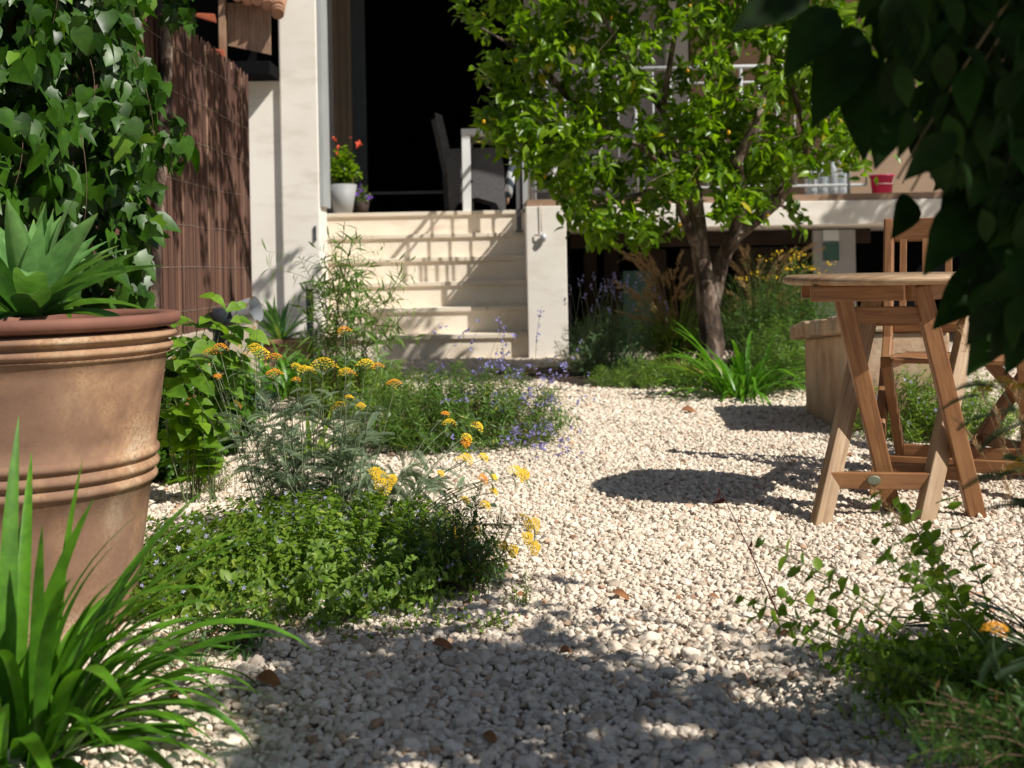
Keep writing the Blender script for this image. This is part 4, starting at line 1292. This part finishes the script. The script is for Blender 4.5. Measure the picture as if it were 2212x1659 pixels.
# ================================================================== YARROW
yb = G(720, 1190)
yar = thing('yarrow', 'tall grey-green yarrow with flat yellow and orange flower heads beside the pot', 'plant', yb)
HEADS = [(455, 752, 34, 1, 0), (478, 742, 26, 1, 0), (560, 750, 40, 0, 0), (548, 742, 26, 0, 0), (592, 763, 28, 1, 0), (592, 797, 30, 1, 0), (655, 790, 26, 0, 0), (672, 793, 20, 0, 0), (640, 785, 20, 0, 0), (703, 773, 54, 0, 0), (640, 815, 16, 1, 0), (741, 706, 24, 1, 0),
         (792, 776, 32, 0, 0), (815, 784, 22, 1, 0), (745, 795, 26, 0, 0), (760, 801, 16, 1, 0), (851, 819, 28, 1, 0), (728, 869, 30, 0, 0), (755, 853, 16, 0, 0), (780, 871, 17, 0, 0), (963, 889, 14, 1, 0), (970, 905, 24, 0, 0), (1036, 915, 22, 0, 1), (1013, 940, 20, 0, 1),
         (1008, 954, 17, 1, 2), (993, 986, 26, 0, 0), (1013, 984, 24, 0, 1), (1048, 983, 20, 0, 1), (825, 1030, 24, 0, 2), (832, 1048, 32, 0, 2), (812, 1020, 22, 0, 2), (848, 1034, 18, 0, 2), (1122, 1012, 30, 0, 1), (1133, 1024, 24, 0, 2), (1047, 1030, 20, 1, 1), (1070, 1057, 16, 0, 1), (1052, 1086, 20, 0, 1), (1008, 1076, 16, 0, 1), (1070, 1028, 14, 0, 1),
         (988, 1148, 20, 0, 2), (992, 1172, 24, 0, 2), (1138, 1118, 34, 0, 1), (1155, 1134, 28, 0, 2), (1142, 1160, 20, 0, 2), (1156, 1182, 24, 0, 2), (1110, 1188, 20, 0, 2), (470, 808, 14, 1, 0), (955, 1019, 14, 0, 1), (1088, 1178, 18, 0, 2), (1030, 1140, 12, 0, 1)]
def floret_head(r):
    """dome of small bumps, unit: radius r"""
    V, Fq = [], []
    n = int(16 + 900 * r * 2)
    for k in range(n):
        a = k * 2.399; q = math.sqrt((k + .5) / n) * r
        q *= 1 + .18 * math.sin(a * 3) * random.uniform(.5, 1)
        c = np.array([q * math.cos(a), q * math.sin(a), -(q / r) ** 2 * r * .65 + random.uniform(-.0012, .0012)]); s = random.uniform(.0020, .0031)
        o = len(V)
        V += [c + [0, 0, s * .8]]
        for j in range(5):
            b = j * 2 * PI / 5 + a; V.append(c + [s * math.cos(b), s * math.sin(b), 0])
        for j in range(5): Fq.append((o, o + 1 + j, o + 1 + (j + 1) % 5))
    return np.array(V), np.array(Fq)
paths, rays, fT, fD, fN, fS = [], [], [], [], [], []
for (u, v, w_, org, tilt) in HEADS:
    Y = 3.25 + random.uniform(-.12, .1) - (0.25 if tilt and v > 1000 else 0)
    if u < 520: Y = 3.3
    h = P(u, v, Y); rr = w_ / 2 / F * Y * 1.3
    V, Fq = floret_head(rr)
    nz_ = {0: Vector((random.gauss(0, .15), random.gauss(-.1, .1), 1)), 1: Vector((.55, -.35, .75)), 2: Vector((.35, -.95, .35))}[tilt].normalized()
    Rm = nz_.to_track_quat('Z', 'Y').to_matrix()
    W = (np.array(Rm) @ V.T).T + np.array(h)
    me = np_mesh('flower_head', W, Fq, np.repeat(RNG.random(len(V) // 6), 6), False, ORG[yar.name])
    link('flower_head', me, M['orange' if org else 'yellow'], yar)
    if u > 930: b = G(850 + random.uniform(-40, 30), 1205)
    else: b = G(0.45 * u + 0.55 * 690 + random.uniform(-25, 25), 1185 + random.uniform(-15, 15))
    neck = h - nz_ * rr * 1.1
    mid = b.lerp(neck, .5) + Vector((-.05 if u > 900 else (.02 * random.uniform(-1, 1)), 0, .07 if u > 900 else .02))
    sp = bez(b, mid, neck, 12); paths.append(sp)
    for k in range(9):
        a = k * 2.4; e_ = Vector(h) + Rm @ Vector((rr * .75 * math.cos(a), rr * .75 * math.sin(a), -.004 - rr * .2)); rays.append(bez(neck, neck.lerp(e_, .6) - nz_ * .003, e_, 4))
stems_obj('stems', paths, [random.uniform(.0016, .0026) for _ in paths], M['stem_grey'], yar)
stems_obj('rays', rays, 0.0008, M['stem_grey'], yar)
# leafy shoots
shoots = []
for k in range(84):
    u = random.choice([random.uniform(520, 800), random.uniform(560, 760), random.uniform(760, 960)]); b = G(u * .5 + 350 + random.uniform(-20, 20), 1170 + random.uniform(-25, 25))
    topv = random.uniform(850, 1050) if u < 800 else random.uniform(990, 1090)
    tpt = P(u, topv, b.y + random.uniform(-.1, .1))
    shoots.append(bez(b, b.lerp(tpt, .5) + Vector((random.uniform(-.03, .03), 0, .03)), tpt, 9))
stems_obj('shoots', shoots, 0.0021, M['stem_grey'], yar)
T, D, Nn, S = stem_leaves(shoots, 0.024, .088, 1.0, .1)
D = D + np.array([0, 0, .15])
T2, D2, N2, S2 = stem_leaves(paths, 0.07, .06, .8, .08)
ok = RNG.random(len(T2)) < .8
scatter('foliage', FERN, np.concatenate([T, T2[ok]]), np.concatenate([D, D2[ok]]), np.concatenate([Nn, N2[ok]]), np.concatenate([S, S2[ok]]), M['yarrow'], yar)

# ================================================================== GROUND COVER under the yarrow
c = G(650, 1290)
mound('ground_cover', 'low spreading green herb patch with pale lilac flowers in front of the yarrow', 'plant', (c.x - .02, c.y + .12, 0), .52, .46, .23, 900, LEAF_OVATE, .018, 'cover', 'stem_green', .012,
      root=.75, hmin=.2, flower='lilac', nflower=800, fsize=.0068, pair=2, rstem=.0011)
c = G(430, 1270)
mound('oregano', 'broader leaved bright green herb patch between the pot and the lilac herbs', 'plant', (c.x + .06, c.y - .05, 0), .26, .28, .15, 150, LEAF_ROUND, .036, 'cover', 'stem_green', .020, root=.8, hmin=.3, pair=2, flower='lilac', nflower=50, fsize=.005)
c = G(720, 1365)
mound('creeping_thyme', 'thin creeping fringe of herbs with tiny lilac flowers on the pebbles', 'plant', (c.x, c.y, 0), .42, .09, .055, 230, LEAF_OVATE, .014, 'cover', 'stem_brown', .009, root=.9, hmin=.3, flower='lilac', nflower=90, fsize=.005)
c = G(1000, 1275)
mound('myrtle', 'small dark upright myrtle shrub at the right edge of the herb patch', 'shrub', (c.x - .02, c.y, 0), .155, .16, .27, 105, LEAF_NARROW, .023, 'cover_dark', 'stem_brown', .0075, root=.5, hmin=.35, pair=2, spread=.8, rstem=.0014)
c = G(1128, 1310)
mound('seedling', 'tiny green seedling in the pebbles right of the dark shrub', 'plant', (c.x, c.y, 0), .05, .04, .075, 9, LEAF_NARROW, .017, 'cover', 'stem_green', .008, root=.5, pair=2)
c = G(400, 1445)
mound('dry_herb', 'half dry wiry herb tuft by the arching strap leaves', 'plant', (c.x, c.y, 0), .14, .11, .10, 90, LEAF_NARROW, .018, 'lavender', 'stem_brown', .010, root=.6, hmin=.3, tintb=.7)
c = G(500, 1420)
mound('euphorbia', 'small dark needle leaved tuft at the lower edge of the herb patch', 'plant', (c.x, c.y, 0), .10, .08, .13, 34, LEAF_LONG, .045, 'cover_dark', 'stem_brown', .008, root=.3, hmin=.4)
c = G(385, 1040)
mound('box_shrub', 'dense round dark green box shrub right behind the terracotta pot', 'shrub', (c.x - .04, c.y, 0), .22, .20, .32, 330, LEAF_ROUND, .018, 'box', 'stem_brown', .0085, root=.5, hmin=.25, pair=2)
c = G(450, 1065)
mound('box_seedling', 'low thin stemmed green tuft at the foot of the round box shrub', 'plant', (c.x, c.y, 0), .12, .09, .15, 50, LEAF_NARROW, .022, 'cover', 'stem_brown', .013, root=.5)

# broad leaved hydrangea-like shrub by the lamp
c = P(430, 1000, 3.95); c = Vector((c.x, 3.95, 0))
r = thing('lantana', 'tall loose shrub with broad bright green leaves between pot and lamp', 'shrub', c)
paths = []
for (u, v) in ((515, 660), (545, 720), (490, 665), (470, 700), (460, 640), (395, 690), (385, 780), (420, 760), (370, 840), (440, 830), (500, 770), (410, 900), (470, 880), (545, 745), (360, 900), (390, 960), (350, 780), (520, 690), (450, 740), (480, 800), (425, 700)):
    q = P(u, v, 3.95 + random.uniform(-.18, .15)); b = c + Vector((random.uniform(-.06, .06), random.uniform(-.05, .05), 0))
    paths.append(bez(b, b.lerp(q, .5) + Vector((-.04, 0, .06)), q, 9))
stems_obj('stems', paths, .003, M['stem_green'], r)
T, D, Nn, S = stem_leaves(paths, .068, .064, .9, .25, pair=2)
D = D + np.array([0, 0, -.45]); Nn = Nn + np.array([.2, -.5, .3])
scatter('foliage', HEART, T, D, Nn, S, M['broad'], r, np.clip(RNG.normal(.32, .25, len(T)), 0, 1), True)
c = P(430, 800, 4.9)
mound('hebe', 'dark green bush filling the corner between the pot and the low fence wall', 'shrub', (c.x, 4.9, 0), .26, .3, .52, 260, LEAF_OVATE, .045, 'box', 'stem_brown', .02, root=.4, hmin=.4, pair=2)
# thin wiry stems with small dry pods leaning across the pot's right side
c = G(520, 1075)
r = thing('wild_grass', 'thin wiry stems with tiny pinkish seed pods leaning beside the pot', 'grass', c)
paths, T = [], []
for (u, v) in ((378, 695), (440, 770), (490, 735), (475, 805), (555, 690), (420, 860), (520, 745), (600, 780), (575, 775), (545, 640)):
    q = P(u, v, 3.5 + random.uniform(-.1, .1)); p_ = bez(c + Vector((random.uniform(-.08, .08), 0, 0)), c.lerp(q, .5) + Vector((.03, 0, .05)), q, 8); paths.append(p_); T.append(q)
    T.append(q + Vector((random.uniform(-.02, .02), 0, -.02)))
stems_obj('stems', paths, .0011, M['stem_grey'], r)
scatter('seed_pods', leaf_tpl(.8, 3, .4, .1), T, rdir(len(T), -.5), rdir(len(T)), .014, M['plume'], r)

# ================================================================== GARDEN LAMPS
def lamp(label, foot_uv, zt, headdir, w=.055, head=True):
    b = G(*foot_uv)
    t = thing('garden_lamp', label, 'garden lamp', b, 'dark garden spot lamps')
    m = MB(); m.box((b.x - w / 2, b.y - w / 2, 0), (b.x + w / 2, b.y + w / 2, zt)); m.build('post', M['slate_metal'], t, .003)
    if head:
        p0 = Vector((b.x - .02, b.y - .01, zt - .06)); p1 = p0 + Vector(headdir)
        m = MB(); m.tube([p0 - Vector(headdir) * .15, p0.lerp(p1, .62)], .046, 24); m.build('lamp_head', M['slate_metal'], t)
        m = MB(); m.tube([p0.lerp(p1, .55), p1], [.056, .060], 24, False); m.build('collar', M['steel'], t)
    return t
lamp('dark square garden lamp with a tilted silver-ended head left of the yarrow', (482, 955), .62, (.20, -.06, .055), .062)
lb = G(672, 800)
t = lamp('plain dark lamp post among thin leaves at the foot of the steps', (672, 800), .62, None, .05, False)
t['label'] = 'slim dark lamp post without a head near the left end of the steps'
m = MB(); m.box((lb.x - .03, lb.y - .03, .62), (lb.x + .03, lb.y + .03, .635)); m.build('cap', M['slate_metal'], t)

# ================================================================== PLANTS IN FRONT OF THE STEPS
c = G(740, 905)
r = thing('bamboo', 'airy thin leaved bamboo like shrub in front of the left end of the steps', 'shrub', c)
paths = []
for (u, v) in ((745, 478), (700, 560), (650, 560), (760, 520), (800, 560), (880, 590), (895, 665), (865, 720), (690, 640), (730, 620), (800, 640), (835, 690), (720, 680), (770, 600), (660, 610), (690, 700), (780, 720), (740, 560), (710, 510), (820, 620), (750, 660), (700, 600)):
    q = P(u, v, c.y + random.uniform(-.3, .3)); b = c + Vector((random.uniform(-.12, .12), random.uniform(-.1, .1), 0))
    paths.append(bez(b, Vector((b.x * .6 + q.x * .4, b.y, q.z * .7)), q, 11))
stems_obj('stems', paths, .0035, M['stem_brown'], r)
tw_ = []
for p_ in paths:
    for j in range(7):
        i = random.randint(3, 9); q = Vector(p_[i]) + Vector((random.gauss(0, .13), random.gauss(0, .1), random.uniform(.0, .12))); tw_.append(bez(p_[i], Vector(p_[i]).lerp(q, .5) + Vector((0, 0, .03)), q, 5))
stems_obj('twigs', tw_, .0018, M['stem_green'], r)
T, D, Nn, S = stem_leaves(paths + tw_, .020, .080, .9, .2)
D = D + np.array([0, 0, -.15])
scatter('foliage', LEAF_LONG, T, D, Nn, S, M['bamboo'], r)
mound('spurge', 'leafy green clump at the foot of the bamboo like shrub', 'plant', (c.x + .0, c.y - .05, 0), .22, .2, .34, 150, LEAF_NARROW, .04, 'cover', 'stem_green', .02, root=.5, hmin=.4)

c = G(960, 990); c = Vector((c.x, c.y, 0))
sv = mound('salvia', 'loose green salvia with many small violet flowers spilling over the gravel', 'plant', (c.x + .04, c.y + .35, 0), .54, .46, .38, 720, LEAF_NARROW, .032, 'salvia', 'stem_green', .015, root=.7, hmin=.3, pair=2)
paths, T = [], []
for k in range(95):
    b = Vector((c.x + random.uniform(-.25, .45), c.y + random.uniform(.05, .6), .12))
    if k < 16: q = P(random.uniform(840, 1120), random.uniform(665, 800), b.y + .05)
    else: q = P(random.uniform(1000, 1290), random.uniform(760, 1000), b.y + random.uniform(-.1, .1))
    if q.z < .05: q = P(*proj(q), (HC - .05) * F / (proj(q)[1] - V0 + 6))
    if q.x < b.x - .1: q.x = b.x + random.uniform(0, .2)
    p_ = bez(b, b.lerp(q, .5) + Vector((-.04, 0, .08)), q, 10); paths.append(p_)
    nn = random.randint(2, 6)
    for i in range(nn):
        f = random.uniform(5, 8.99); i0 = int(f); T.append(p_[i0] * (1 - f + i0) + p_[i0 + 1] * (f - i0) + RNG.normal(size=3) * .007)
stems_obj('flower_stalks', paths, .0012, M['stem_brown'], sv)
T = np.array(T); nf = len(T)
scatter('blossoms', leaf_tpl(.9, 2, .5, .6), np.concatenate([T, T, T + .003]), rdir(3 * nf, -.2), rdir(3 * nf), RNG.uniform(.008, .015, 3 * nf), M['violet'], sv)
T, D, Nn, S = stem_leaves(paths, .03, .014, .8, .3)
scatter('stalk_leaves', LEAF_NARROW, T, D, Nn, S, M['salvia'], sv)

c = G(540, 900)
mound('dianthus', 'small tufted blue-green plant behind the square lamp post', 'plant', (c.x, c.y, 0), .17, .15, .24, 130, LEAF_LONG, .06, 'blue_leaf', 'stem_grey', .02, root=.4)
for k, (u, v, s, lab) in enumerate(((620, 860, 1.0, 'green strap leaved clump behind the orange yarrow heads'), (700, 850, .8, 'smaller green strap leaved clump between bamboo and salvia'))):
    c = G(u, v)
    strap_plant('daylily', lab, 'plant', (c.x, c.y, 0), 'agap', 'strap leaved clumps on the left bed', sets=(dict(n=120, Lr=(.25 * s, .50 * s), w=.022, el0=(35, 88), droop=(40, 120), rad=.10),))
c = G(800, 880)
mound('catmint', 'low green herb mound left of the violet salvia', 'plant', (c.x - .05, c.y - .1, 0), .42, .42, .32, 480, LEAF_NARROW, .034, 'cover', 'stem_green', .018, root=.7, hmin=.3, pair=2)
c = G(600, 990)
mound('plantain', 'flat pale green leafy tuft in the gravel behind the yarrow', 'plant', (c.x + .15, c.y, 0), .20, .12, .06, 26, LEAF_LONG, .16, 'cover', 'stem_green', .05, root=.3)

# terracotta trough with sword leaved plant
b = G(612, 812)
t = thing('terracotta_trough', 'small rectangular terracotta trough near the reed fence', 'planter', b)
m = MB(); hx = .14
m.hexa([Vector((b.x - hx, b.y - .10, 0)), Vector((b.x + hx, b.y - .10, 0)), Vector((b.x + hx, b.y + .10, 0)), Vector((b.x - hx, b.y + .10, 0)),
        Vector((b.x - hx - .03, b.y - .12, .24)), Vector((b.x + hx + .03, b.y - .12, .24)), Vector((b.x + hx + .03, b.y + .12, .24)), Vector((b.x - hx - .03, b.y + .12, .24))])
m.build('body', M['terracotta'], t, .008)
m = MB(); m.box((b.x - hx - .045, b.y - .135, .242), (b.x + hx + .045, b.y + .135, .275)); m.build('rim', M['terracotta'], t, .006)
strap_plant('yucca', 'grey-green sword leaved yucca in the terracotta trough', 'plant', (b.x - .02, b.y, .27), 'agave', sets=(dict(n=46, Lr=(.22, .40), w=.032, el0=(20, 85), droop=(0, 50), rad=.04, fold=.3),))
c = G(560, 850)
strap_plant('iris', 'green iris leaves in front of the terracotta trough', 'plant', (c.x, c.y, 0), 'agave', sets=(dict(n=30, Lr=(.25, .42), w=.030, el0=(30, 85), droop=(10, 60), rad=.08),))

# ================================================================== BED UNDER THE LEMON TREE
sb = G(1500, 850)
soil = MB(); n_ = 28
ring = []
for i in range(n_):
    a = 2 * PI * i / n_; ring.append((1.05 + 1.25 * math.cos(a) * (1 + .06 * math.sin(3 * a)), 8.05 + 1.15 * math.sin(a), .012))
soil.add([(1.05, 8.05, .05)] + ring, [(0, 1 + i, 1 + (i + 1) % n_) for i in range(n_)], None, True)
so_ = soil.build('soil', M['soil']); tag(so_, 'dark planting soil under the lemon tree', kind='structure')
c = G(1310, 818)
lv = mound('lavender', 'grey-green lavender bush at the corner of the cream side wall', 'shrub', (c.x, c.y + .05, 0), .36, .28, .50, 380, LEAF_LONG, .045, 'lavender', 'stem_grey', .016, root=.5, hmin=.4, spread=.45, rstem=.0018)
paths = []
T = []
for k in range(34):
    b = Vector((c.x + random.uniform(-.25, .3), c.y + random.uniform(-.1, .2), .3)); q = b + Vector((random.uniform(-.12, .15), random.uniform(-.08, .05), random.uniform(.18, .42)))
    paths.append(bez(b, b.lerp(q, .5), q, 5)); T += [q + Vector((0, 0, -.012 * i)) for i in range(5)]
stems_obj('stalks', paths, .0016, M['stem_grey'], lv)
scatter('blossoms', leaf_tpl(.8, 2, .4, .1), T, rdir(len(T), .5), rdir(len(T)), .018, M['violet'], lv)
c = G(1435, 842)
mound('geranium_mat', 'low fine leaved green mat at the gravel edge under the tree', 'plant', (c.x, c.y + .12, 0), .50, .30, .22, 480, LEAF_NARROW, .032, 'cover', 'stem_green', .016, root=.8, hmin=.35, pair=2, tintb=.35)
# fountain grass with plumes, two tufts
def plume_grass(label, c, n, uv, hh):
    r = thing('fountain_grass', label, 'ornamental grass', c, 'plumed grasses by the cellar')
    V, Fq, tn = straps(c[0], c[1], 0, 480, (.35 * hh, .80 * hh), .007, (55, 88), (30, 110), .10, 7)
    link('blades', np_mesh('blades', V, Fq, tn, False, ORG[r.name]), M['grassy'], r)
    paths, T, D = [], [], []
    for i in range(n):
        u, v = uv(); q = P(u, v, c[1] + random.uniform(-.25, .15)); b = Vector((c[0] + random.uniform(-.06, .06), c[1], .1))
        p_ = bez(b, Vector((b.x * .62 + q.x * .38, b.y, q.z * .9)), q, 12); paths.append(p_)
        for j in range(60):
            f = 7.6 + 3.39 * random.random() ** .8; i0 = int(f); p = p_[i0] * (1 - f + i0) + p_[i0 + 1] * (f - i0)
            T.append(p + RNG.normal(size=3) * .0045); D.append(norm(p_[i0 + 1] - p_[i0]) + RNG.normal(size=3) * .28)
    stems_obj('stems', paths, .0018, M['plume'], r)
    scatter('plumes', LEAF_LONG, T, D, rdir(len(T)), .032, M['plume'], r)
    return r
plume_grass('tan plumed fountain grass left of the lemon tree trunk', (P(1455, 700, 8.5).x, 8.5, 0), 60, lambda: (random.uniform(1325, 1510), random.uniform(535, 690)), 1.0)
plume_grass('darker plumed grass right of the lemon tree trunk', (P(1640, 700, 8.5).x, 8.5, 0), 46, lambda: (random.uniform(1570, 1780), random.uniform(525, 680)), 1.05)
c = (P(1430, 800, 8.1).x, 8.1, 0)
mound('dry_sedum', 'brownish dry flower clump in the shade left of the trunk', 'plant', c, .28, .2, .28, 90, LEAF_NARROW, .03, 'plume', 'stem_brown', .025, root=.5, tintb=.2)
c = G(1615, 866)
strap_plant('agapanthus', 'bright green strap leaved agapanthus at the foot of the lemon tree', 'plant', (c.x, c.y + .12, 0), 'agap', 'agapanthus clumps', sets=(dict(n=95, Lr=(.34, .58), w=.028, el0=(30, 88), droop=(35, 115), rad=.14, k=8),))
# tall yellow flowered shrub
c = (P(1690, 800, 8.0).x, 8.0, 0)
ts = mound('tansy', 'tall fine leaved green bush with small yellow flower clusters behind the table', 'shrub', c, .58, .35, .92, 620, LEAF_NARROW, .036, 'salvia', 'stem_green', .020, root=.6, hmin=.4, tintb=.25, rstem=.002)
T = []
for (u, v) in ((1685, 545), (1715, 560), (1730, 552), (1745, 575), (1760, 580), (1790, 570), (1780, 588), (1600, 600), (1625, 590), (1700, 580), (1650, 560), (1770, 620), (1720, 545), (1660, 600), (1795, 640)):
    p = np.array(P(u, v, 7.75)); T += [p + RNG.normal(size=3) * np.array([.025, .03, .008]) for _ in range(11)]
scatter('blossoms', STAR, T, rdir(len(T)), rdir(len(T), 1.5), .010, M['yellow'], ts)
c = (P(1690, 860, 7.0).x, 7.0, 0)
mound('rosemary', 'rounded green herb bush between agapanthus and stone planter', 'shrub', c, .34, .32, .46, 420, LEAF_LONG, .04, 'cover', 'stem_green', .018, root=.6, hmin=.35, tintb=.3)
# plants behind the table at the right
c = G(2010, 965)
mound('nepeta', 'green herb mound with pale flowers seen through the table legs', 'plant', (c.x + .1, c.y + .2, 0), .42, .30, .36, 420, LEAF_NARROW, .034, 'cover', 'stem_green', .018, root=.7, hmin=.35, pair=2, flower='lilac', nflower=160, fsize=.008)
c = G(1830, 960)
mound('euphorbia', 'small pale green sprig beside the left table leg', 'plant', (c.x + .0, c.y, 0), .05, .05, .22, 9, LEAF_ROUND, .018, 'broad', 'stem_green', .012, root=.2, hmin=.6)

# ================================================================== FOREGROUND AGAPANTHUS (bottom left)
c = G(40, 1640)
strap_plant('agapanthus', 'large clump of arching green strap leaves in the bottom left corner', 'plant', (c.x, c.y, 0), 'agap', 'agapanthus clumps', sets=(
    dict(n=52, Lr=(.30, .52), w=.023, el0=(38, 84), droop=(45, 120), rad=.10, k=12, az=(-75, 60)),
    dict(n=20, Lr=(.40, .58), w=.026, el0=(60, 88), droop=(5, 60), rad=.07, k=12),
    dict(n=24, Lr=(.22, .34), w=.024, el0=(5, 40), droop=(30, 70), rad=.09, k=10),
    dict(n=22, Lr=(.3, .5), w=.025, el0=(35, 85), droop=(45, 120), rad=.09, k=12),
))

# ================================================================== RIGHT FOREGROUND
def sprig_plant(name, label, cat, tips, basef, lsize, mat, smat, Yr, spacing=.035, r0=.0018, tpl=LEAF_ROUND, pair=2, group=None, tmin=.15, spread=1):
    b0 = basef(); t = thing(name, label, cat, (b0.x, b0.y, 0), group)
    paths = []
    for (u, v) in tips:
        q = P(u, v, random.uniform(*Yr)); b = basef()
        if q.z < .03: q.z = .03
        paths.append(bez(b, b.lerp(q, .45) + Vector((random.uniform(-.02, .04), 0, .06)), q, 10))
    stems_obj('stems', paths, r0, M[smat], t)
    T, D, Nn, S = stem_leaves(paths, spacing, lsize, spread, tmin, pair=pair)
    scatter('foliage', tpl, T, D, Nn, S, M[mat], t, np.clip(RNG.normal(.4, .25, len(T)), 0, 1))
    return t
def b_right(): g_ = G(random.uniform(2080, 2300), random.uniform(1560, 1660)); return Vector((g_.x, g_.y, 0))
tips = [(1640, 1170), (1720, 1230), (1600, 1290), (1680, 1350), (1700, 1290), (1880, 1080), (1930, 1090), (1960, 1110), (1890, 1180), (2000, 1150), (1960, 1230), (2050, 1080), (2020, 1200), (1930, 1210), (1640, 1330),
        (1780, 1430), (1850, 1400), (1800, 1500), (1900, 1350), (1980, 1330), (2060, 1300), (2120, 1330), (1720, 1380), (1940, 1400)]
sp = sprig_plant('wild_oregano', 'long leggy oregano sprigs reaching in over the gravel from the right', 'plant', tips, b_right, .030, 'cover', 'stem_green', (1.95, 2.25), .026, r0=.0026)
tips = [(random.uniform(1820, 2260), random.uniform(1360, 1600)) for _ in range(150)]
sprig_plant('marjoram', 'dense shaded green herb bush in the bottom right corner', 'plant', tips, b_right, .019, 'cover', 'stem_green', (1.85, 2.3), .016)
def b_sage(): g_ = G(random.uniform(2150, 2350), random.uniform(1600, 1680)); return Vector((g_.x, g_.y - .1, 0))
tips = [(random.uniform(1960, 2300), random.uniform(1480, 1700)) for _ in range(80)]
sprig_plant('artemisia', 'dark small leaved sprigs in the lower right corner', 'plant', tips, b_sage, .024, 'cover_dark', 'stem_brown', (1.5, 1.75), .016, tpl=LEAF_NARROW, pair=2)
# dead seed stalk
t = thing('seed_stalk', 'thin dead stalk with dark red seed pods standing before the table shadow', 'dead stalk', G(1680, 1345))
a = G(1690, 1350); q = P(1553, 1055, 2.45); p_ = bez(a, a.lerp(q, .5) + Vector((.0, 0, .02)), q, 12)
stems_obj('stem', [p_], .0022, M['dark_red'], t)
T = [p_[i] for i in (3, 4, 6, 6, 8, 10, 11, 11)]
scatter('pods', leaf_tpl(.35, 3, .3, .5), T, rdir(len(T), -.2), rdir(len(T)), RNG.uniform(.018, .034, len(T)), M['dark_red'], t)
# dark strap leaves at the right edge
c = G(2290, 1440)
strap_plant('dietes', 'dark narrow strap leaves pointing left at the right edge of the gravel', 'plant', (c.x + .02, c.y, 0), 'darkstrap', sets=(
    dict(n=16, Lr=(.28, .42), w=.020, el0=(15, 65), droop=(15, 60), rad=.04, az=(150, 215)), dict(n=14, Lr=(.3, .42), w=.020, el0=(20, 85), droop=(20, 70), rad=.04)))
# foreground yarrow at right, blurred
yb2 = Vector((.92, 1.75, 0))
y2 = thing('yarrow', 'blurred yellow yarrow flowers close by at the right edge below the dark leaves', 'plant', yb2)
paths, rays = [], []
for (u, v, w_, Y) in ((2165, 815, 60, 1.75), (2125, 835, 40, 1.8), (2200, 1000, 52, 1.75), (2150, 1345, 56, 1.55), (2205, 830, 36, 1.8), (2212, 985, 30, 1.8)):
    h = P(u, v, Y); rr = w_ / 2 / F * Y; V, Fq = floret_head(rr)
    me = np_mesh('flower_head', V + np.array(h), Fq, np.repeat(RNG.random(len(V) // 6), 6), False, ORG[y2.name]); link('flower_head', me, M['orange' if v > 1300 else 'yellow'], y2)
    neck = h - Vector((0, 0, rr * .9)); paths.append(bez(yb2 + Vector((random.uniform(-.05, .05), 0, 0)), yb2.lerp(neck, .5) + Vector((.03, 0, .08)), neck, 10))
    for k in range(8):
        a = k * .785; rays.append(bez(neck, neck.lerp(h, .5), h + Vector((rr * .7 * math.cos(a), rr * .7 * math.sin(a), -rr * .25)), 4))
stems_obj('stems', paths, .0026, M['stem_grey'], y2); stems_obj('rays', rays, .0013, M['stem_grey'], y2)
T, D, Nn, S = stem_leaves(paths, .05, .09, .8, .2)
scatter('foliage', FERN, T, D, Nn, S, M['artemisia'], y2)
# dried grass heads near the right
gb = Vector((1.0, 2.1, 0))
t = thing('dry_grass', 'pale dried grass seed heads crossing in front of the right table legs', 'grass', gb)
paths, T, D = [], [], []
for (u, v, u2, v2) in ((2072, 700, 2180, 1000), (2062, 905, 2180, 1000), (2150, 880, 2200, 1100), (2195, 830, 2215, 1000), (1890, 1060, 2000, 1200), (2165, 1010, 2200, 1150)):
    q = P(u, v, 2.2); mdl = P(u2, v2, 2.15); p_ = bez(gb, mdl, q, 14); paths.append(p_)
    for j in range(90):
        f = 9.5 + 3.49 * random.random(); i0 = int(f); p = p_[i0] * (1 - f + i0) + p_[i0 + 1] * (f - i0)
        T.append(p + RNG.normal(size=3) * .0022); D.append(norm(p_[i0 + 1] - p_[i0]) + RNG.normal(size=3) * .45)
stems_obj('stems', paths, .0009, M['plume'], t)
scatter('seed_heads', LEAF_LONG, T, D, rdir(len(T)), .011, M['plume'], t)

# ================================================================== DEAD LEAVES AND TWIGS ON THE GRAVEL
DL = [(595, 1466, .07, 'long brown dead leaf in the shaded pebbles below the herb patch'), (385, 1500, .04, 'curled rust brown dead leaf near the strap leaves'),
      (1470, 1297, .022, 'small rust brown seed head left of another on the sunlit gravel'), (1543, 1290, .026, 'small rust brown seed head right of another on the sunlit gravel'),
      (1490, 888, .09, 'brown dead leaf lying on the gravel in front of the low green mat'), (1345, 1283, .05, 'folded brown dead leaf on sunlit gravel near the dark shrub'),
      (1232, 1415, .045, 'brown dead leaf at the upper edge of the shaded gravel'), (1070, 1590, .04, 'beige dead leaf in dappled shade at the bottom middle'),
      (960, 1395, .05, 'pale dead leaf at the right tip of the herb patch'), (1700, 1372, .03, 'small orange brown dead leaf in the shaded band near the oregano sprigs'),
      (1840, 985, .04, 'brown dead leaf by the foot of the stone planter'), (1130, 1290, .035, 'tan dead leaf on gravel beside the seedling')]
for (u, v, s, lab) in DL:
    g_ = G(u, v, .02)
    t = thing('dead_leaf', lab, 'dead leaf', g_, 'dead leaves lying on the gravel')
    tpl = leaf_tpl(.45, 5, .5, .35)
    d = rdir(1, 0, .1); d[0, 0] = abs(d[0, 0]) + .8; d = norm(d)
    scatter('blade', tpl, [g_ + Vector((-s / 2, 0, .004))], d, [[0.1, -.5, .8]], [s], M['dead_leaf'], t, None, True)
